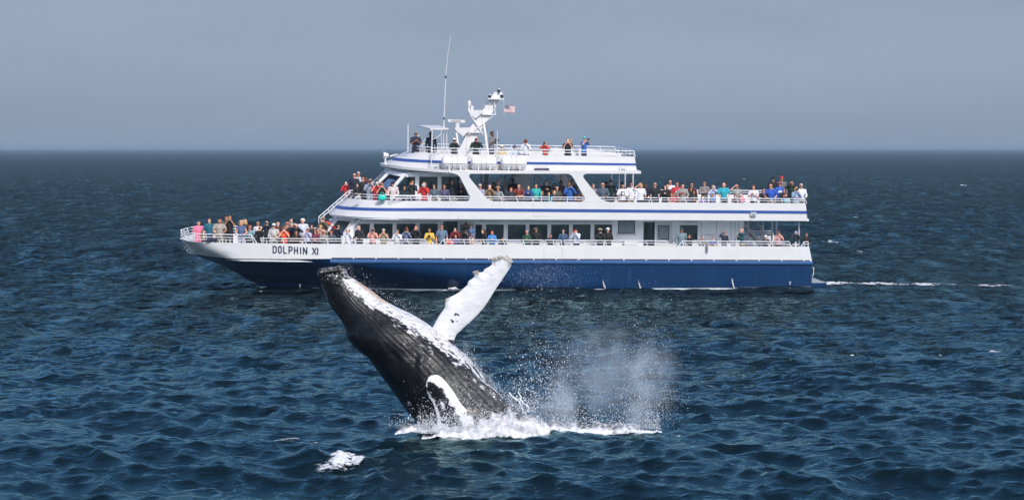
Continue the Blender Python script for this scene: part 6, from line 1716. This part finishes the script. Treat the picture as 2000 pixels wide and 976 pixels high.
# the boat's wake astern and the wash along the hull
for i in range(70):
    f = i/69; px_ = 1612 + 370*f; py_ = 556 + random.uniform(-1.2, 1.2)*(.4+f) + 1.0*f
    x, y = sea_at(px_, py_); k = y/F
    add_patch(x, y, (14 + 16*random.random())*k, (1.9 + 1.9*random.random())*k*y/CAMH*.8, random.uniform(-.1, .1), 20, 10, (.70 - .18*f)*random.uniform(.75, 1.05), .09*(1-f)+.03)
for i in range(110):
    px_ = random.uniform(505, 1585); py_ = 565.5 + random.uniform(-1, 4) - 3*(px_-505)/1080
    x, y = sea_at(px_, py_); k = y/F
    add_patch(x, y, random.uniform(5, 20)*k, random.uniform(.8, 1.6)*k*y/CAMH*.5, 0, 14, 6, random.uniform(.2, .55), .045)
for (px_, py_, w_, h_, st, hg) in ((885, 565, 20, 2.4, .8, .22), (870, 567, 14, 1.8, .6, .12), (812, 570, 14, 1.6, .5, .06), (545, 566, 18, 1.4, .45, .08), (1092, 563, 18, 1.8, .35, .05), (1622, 555, 16, 2.5, .75, .15)):
    x, y = sea_at(px_, py_); k = y/F; add_patch(x, y, w_*k, h_*k*y/CAMH*.6, 0, 22, 10, st, hg)
# lace of foam spreading from the whale
for i in range(46):
    px_ = random.uniform(770, 1330); py_ = 846 + random.uniform(-4, 15)*(1 - abs(px_-1000)/420)
    x, y = sea_at(px_, py_); k = y/F
    add_patch(x, y, random.uniform(12, 40)*k, random.uniform(1.5, 4.5)*k*y/CAMH*.6, random.uniform(-.15, .15), 26, 12, random.uniform(.34, .60), .03)
# scattered small whitecaps out to the horizon
for i in range(150):
    py_ = 300 + 290*random.random()**1.6; px_ = random.uniform(0, 2000)
    if 340 < px_ < 1620 and py_ > 430: continue
    x, y = sea_at(px_, py_); k = y/F; s_ = random.uniform(2.5, 7)*(1 if random.random() < .85 else 1.5)
    add_patch(x, y, s_*k, random.uniform(.4, .8)*k*y/CAMH*.6, random.uniform(-.2, .2), 10, 5, random.uniform(.1, .55), .04)
me = bpy.data.meshes.new('foam'); me.from_pydata(FV, [], FF); me.materials.append(M['foam'])
me.polygons.foreach_set('use_smooth', [True]*len(me.polygons))
a_ = me.attributes.new('dens', 'FLOAT', 'POINT'); a_.data.foreach_set('value', np.array(FD, np.float32))
o = bpy.data.objects.new('foam', me); COL.objects.link(o); tag(o, 'white foam of wave crests, wake and hull wash', kind='stuff')
# churned foam where the whale leaves the water: overlapping lumpy mounds
sp = MB(); SD = []
def mound(px0, px1, base0, base1, top, Y, seed, thick=.5):
    """a standing lumpy ridge of white water; top: list of (u, height px)"""
    nx, ny = 150, 26; rows_ = []
    tu = np.array(top)
    for j in range(ny):
        v = j/(ny-1); row = []
        for i in range(nx):
            u = i/(nx-1); px_ = px0+(px1-px0)*u; b_ = base0+(base1-base0)*u
            hpx = np.interp(u, tu[:, 0], tu[:, 1])
            n_ = mnoise.noise((px_*.035, seed, 0)) * .6 + mnoise.noise((px_*.11, seed, 3)) * .4
            H = hpx*(1 + .75*n_)*pxm
            a = math.pi*v
            base = at(px_, b_, Y)
            p = base + Vector((0, -thick*math.cos(a)*(1 + .3*n_), H*math.sin(a)**.8 - .06))
            p += Vector((mnoise.noise((p.x*3, p.y*3, p.z*3+seed)), mnoise.noise((p.x*3+9, p.y*3, p.z*3)), mnoise.noise((p.x*3, p.y*3+9, p.z*3))))*.09
            p += Vector((0, mnoise.noise((p.x*9, seed, p.z*9)), mnoise.noise((p.x*9+5, seed, p.z*9))))*.035
            row.append(p)
            e = min(u, 1-u)*14; SD.append(.62*min(1, e) - .42*ssm(.25, 1.0, math.sin(a)) + .12 + .35*mnoise.noise((p.x*2.4, p.z*2.4, seed)) + .3*mnoise.noise((p.x*7, p.z*7, seed)) - (e < .5)*.4)
        rows_.append(row)
    sp.grid(rows_)
mound(762, 1090, 836, 842, [(0, 5), (.1, 11), (.2, 13), (.3, 16), (.45, 22), (.62, 34), (.72, 42), (.82, 36), (.92, 24), (1, 12)], WY_-1.15, 2, .45)
mound(815, 1060, 845, 846, [(0, 4), (.3, 14), (.5, 26), (.7, 28), (.9, 16), (1, 5)], WY_-1.75, 5, .4)
mound(900, 1075, 842, 843, [(0, 8), (.3, 30), (.6, 48), (.8, 34), (1, 8)], WY_-1.4, 7, .3)
mound(980, 1300, 835, 834, [(0, 28), (.12, 32), (.25, 20), (.4, 13), (.6, 11), (.8, 8), (1, 2)], WY_-.3, 9, .7)
mound(1010, 1270, 838, 836, [(0, 16), (.2, 12), (.5, 7), (.7, 9), (1, 2)], WY_+.5, 12, .6)
SM = foam_mat('splash_water', (.64, .64, .66, 1), 15.0, .24, .66)
me = sp.mesh('splash', [SM], True); a_ = me.attributes.new('dens', 'FLOAT', 'POINT'); a_.data.foreach_set('value', np.array(SD, np.float32))
o = bpy.data.objects.new('splash', me); COL.objects.link(o); tag(o, 'white churned splash around the base of the whale', kind='stuff')
# drops
oct_v = np.array([(1,0,0),(-1,0,0),(0,1,0),(0,-1,0),(0,0,1),(0,0,-1)], float); oct_f = np.array([(0,2,4),(2,1,4),(1,3,4),(3,0,4),(2,0,5),(1,2,5),(3,1,5),(0,3,5)])
def px2w(px_, py_, Y): return np.stack([(px_-1000)/F*Y, Y, CAMH-(py_-HOR)/F*Y], 1)
DP, DR = [], []
def drops(n, fx, fy, rlo, rhi, ysd=.6, y0=WY_):
    px_ = fx(n); py_ = fy(n, px_); Y = y0 + RNG.normal(0, ysd, n)
    p = px2w(px_, py_, Y); r = rlo*(rhi/rlo)**(RNG.random(n)**2.2)
    ok = p[:, 2] > -.05; DP.append(p[ok]); DR.append(r[ok])
R = RNG
G = lambda m, s: (lambda n: R.normal(m, s, n))
# left plume column, right column, thin veil between them
drops(5000, lambda n: 1100 + R.normal(0, 24, n), lambda n, x: 838 - np.abs(R.normal(0, 72, n)), .002, .011)
drops(1500, lambda n: 1062 + R.normal(0, 28, n), lambda n, x: 800 - np.abs(R.normal(0, 80, n)) - (1080-x)*.3, .003, .013)
drops(4400, lambda n: 1252 + R.normal(0, 26, n), lambda n, x: 836 - np.abs(R.normal(0, 72, n)), .002, .011)
drops(1500, lambda n: 1266 + R.normal(0, 26, n), lambda n, x: 740 - R.gamma(1.4, 36, n), .002, .009)
drops(7000, lambda n: R.normal(1180, 60, n), lambda n, x: R.normal(740, 56, n), .002, .007, 1.0)
drops(2500, lambda n: R.normal(1288, 22, n), lambda n, x: R.normal(778, 20, n), .002, .006, .8)
drops(1200, lambda n: R.uniform(985, 1330, n), lambda n, x: R.normal(690, 75, n), .002, .006, 1.2)
drops(2600, lambda n: R.uniform(1010, 1290, n), lambda n, x: 838 - R.gamma(1.3, 14, n), .004, .016)
# thrown off the body: in front of the hull, along the back, off the snout
drops(1500, lambda n: R.normal(1060, 38, n), lambda n, x: R.normal(537, 16, n), .002, .006, .8)
drops(600, lambda n: R.normal(1000, 60, n), lambda n, x: R.normal(590, 45, n), .002, .006, .8)
drops(360, lambda n: R.uniform(680, 830, n), lambda n, x: np.interp(x, [680, 746, 830], [536, 578, 625]) - R.gamma(1.2, 8, n), .003, .009, .4)
drops(110, lambda n: R.normal(672, 12, n), lambda n, x: R.normal(523, 6, n), .003, .009, .3)
drops(1000, lambda n: R.uniform(905, 1010, n), lambda n, x: np.interp(x, [905, 945, 1010], [688, 733, 800]) - R.gamma(1.1, 8, n), .003, .010, .4)
drops(1000, lambda n: R.normal(1020, 18, n), lambda n, x: 805 - R.gamma(1.3, 22, n), .004, .018, .5)
drops(4200, lambda n: R.uniform(815, 1050, n), lambda n, x: 842 - R.gamma(1.3, 12, n), .004, .017, .35, WY_-1.7)
drops(1600, lambda n: R.normal(880, 40, n), lambda n, x: 836 - R.gamma(1.5, 16, n), .004, .015, .25, WY_-1.9)
drops(350, lambda n: R.normal(785, 16, n), lambda n, x: 832 - R.gamma(1.3, 6, n), .003, .010, .4, WY_-.8)
DP = np.concatenate(DP); DR = np.concatenate(DR); nd = len(DR)
sc_ = np.stack([DR*R.uniform(.7, 1.2, nd), DR, DR*(.8 + R.gamma(1.1, .55, nd))], 1)
V_ = (DP[:, None, :] + oct_v[None]*sc_[:, None, :]).reshape(-1, 3); F_ = (oct_f[None] + 6*np.arange(nd)[:, None, None]).reshape(-1, 3)
me = bpy.data.meshes.new('spray'); me.vertices.add(len(V_)); me.vertices.foreach_set('co', V_.astype(np.float32).ravel())
me.loops.add(len(F_)*3); me.loops.foreach_set('vertex_index', F_.astype(np.int32).ravel()); me.polygons.add(len(F_))
me.polygons.foreach_set('loop_start', np.arange(len(F_), dtype=np.int32)*3); me.polygons.foreach_set('loop_total', np.full(len(F_), 3, np.int32)); me.polygons.foreach_set('use_smooth', np.ones(len(F_), bool)); me.update()
me.materials.append(M['drop']); o = bpy.data.objects.new('spray', me); COL.objects.link(o); tag(o, 'fine white spray and drops flung up behind the whale', kind='stuff')
# ropes of water thrown off to the right of the body
tb = MB()
for pts in ([(1000, 772), (1008, 780), (1016, 776), (1022, 786), (1030, 790), (1034, 799)], [(1012, 766), (1018, 775), (1014, 787), (1022, 799), (1020, 812)], [(1034, 799), (1026, 806), (1030, 815), (1022, 822)], [(994, 765), (1001, 774), (1012, 781), (1020, 795)]):
    tb.tube([at(x, y, WY_-.2) + Vector((0, random.uniform(-.1, .1), 0)) for x, y in pts], .016, 5)
o = tb.obj('water_strands', M['drop'], None, True); tag(o, 'thin ropes of white water thrown off the whale', kind='stuff')

# the drifting mist itself, as a soft body of fine droplets
mist = bpy.data.materials.new('spray_mist'); mist.use_nodes = True
n, l = mist.node_tree.nodes, mist.node_tree.links
n.remove(n['Principled BSDF'])
pv = n.new('ShaderNodeVolumePrincipled'); pv.inputs['Color'].default_value = (.82, .92, 1.0, 1)
tc = n.new('ShaderNodeTexCoord'); nz1 = n.new('ShaderNodeTexNoise'); nz1.inputs['Scale'].default_value = 1.9; nz1.inputs['Detail'].default_value = 4
l.new(tc.outputs['Object'], nz1.inputs['Vector'])
def blob(c, r):
    s_ = n.new('ShaderNodeVectorMath'); s_.operation = 'SUBTRACT'; l.new(tc.outputs['Object'], s_.inputs[0]); s_.inputs[1].default_value = c
    d_ = n.new('ShaderNodeVectorMath'); d_.operation = 'DIVIDE'; l.new(s_.outputs[0], d_.inputs[0]); d_.inputs[1].default_value = r
    q_ = n.new('ShaderNodeVectorMath'); q_.operation = 'LENGTH'; l.new(d_.outputs[0], q_.inputs[0])
    m_ = n.new('ShaderNodeMapRange'); m_.interpolation_type = 'SMOOTHERSTEP'; m_.inputs[1].default_value = 1.0; m_.inputs[2].default_value = 0.0
    l.new(q_.outputs[1], m_.inputs[0]); return m_.outputs[0]
mc = at(1185, 725, WY_)
def rel(px_, py_, dy=0): p = at(px_, py_, WY_) - mc; return (p.x, dy, p.z)
tot = None
for (c, r, w_) in ((rel(1185, 705), (1.75, .9, 1.45), .40), (rel(1100, 800), (.55, .7, 1.6), .75), (rel(1250, 790), (.60, .7, 1.7), .7), (rel(1275, 725), (1.0, .8, 1.4), .38), (rel(1180, 760), (1.5, .9, 1.1), .30), (rel(1060, 800), (1.2, .8, .7), .4)):
    b_ = blob(c, r); k = n.new('ShaderNodeMath'); k.operation = 'MULTIPLY'; k.inputs[1].default_value = w_; l.new(b_, k.inputs[0])
    if tot is None: tot = k.outputs[0]
    else: a_ = n.new('ShaderNodeMath'); a_.operation = 'ADD'; l.new(tot, a_.inputs[0]); l.new(k.outputs[0], a_.inputs[1]); tot = a_.outputs[0]
nr_ = n.new('ShaderNodeMapRange'); nr_.inputs[1].default_value = .32; nr_.inputs[2].default_value = .68; l.new(nz1.outputs[0], nr_.inputs[0])
x1 = n.new('ShaderNodeMath'); x1.operation = 'MULTIPLY'; l.new(tot, x1.inputs[0]); l.new(nr_.outputs[0], x1.inputs[1])
x2 = n.new('ShaderNodeMath'); x2.operation = 'MULTIPLY'; x2.inputs[1].default_value = 1.9; l.new(x1.outputs[0], x2.inputs[0]); l.new(x2.outputs[0], pv.inputs['Density'])
l.new(pv.outputs[0], n['Material Output'].inputs['Volume'])
mb = MB(); mb.box((-2.9, -1.4, -1.75), (2.6, 1.4, 2.1)); o = mb.obj('spray_mist', mist); o.location = mc; tag(o, 'soft pale mist drifting behind the whale', kind='stuff')

# ------------------------------------------------------------------ the haze over the sea
hb = MB(); hb.box((-21600, -80, -4.0), (21600, 70300, 15.2))
hm = bpy.data.materials.new('haze'); hm.use_nodes = True
hn, hl = hm.node_tree.nodes, hm.node_tree.links
hn.remove(hn['Principled BSDF'])
pv = hn.new('ShaderNodeVolumePrincipled')
pv.inputs['Color'].default_value = (0.392, 0.50, 0.62, 1)
pv.inputs['Density'].default_value = 0.00019
pv.inputs['Anisotropy'].default_value = 0.0
hl.new(pv.outputs[0], hn['Material Output'].inputs['Volume'])
haze = hb.obj('haze', hm)
tag(haze, 'thin pale sea haze', kind='stuff')
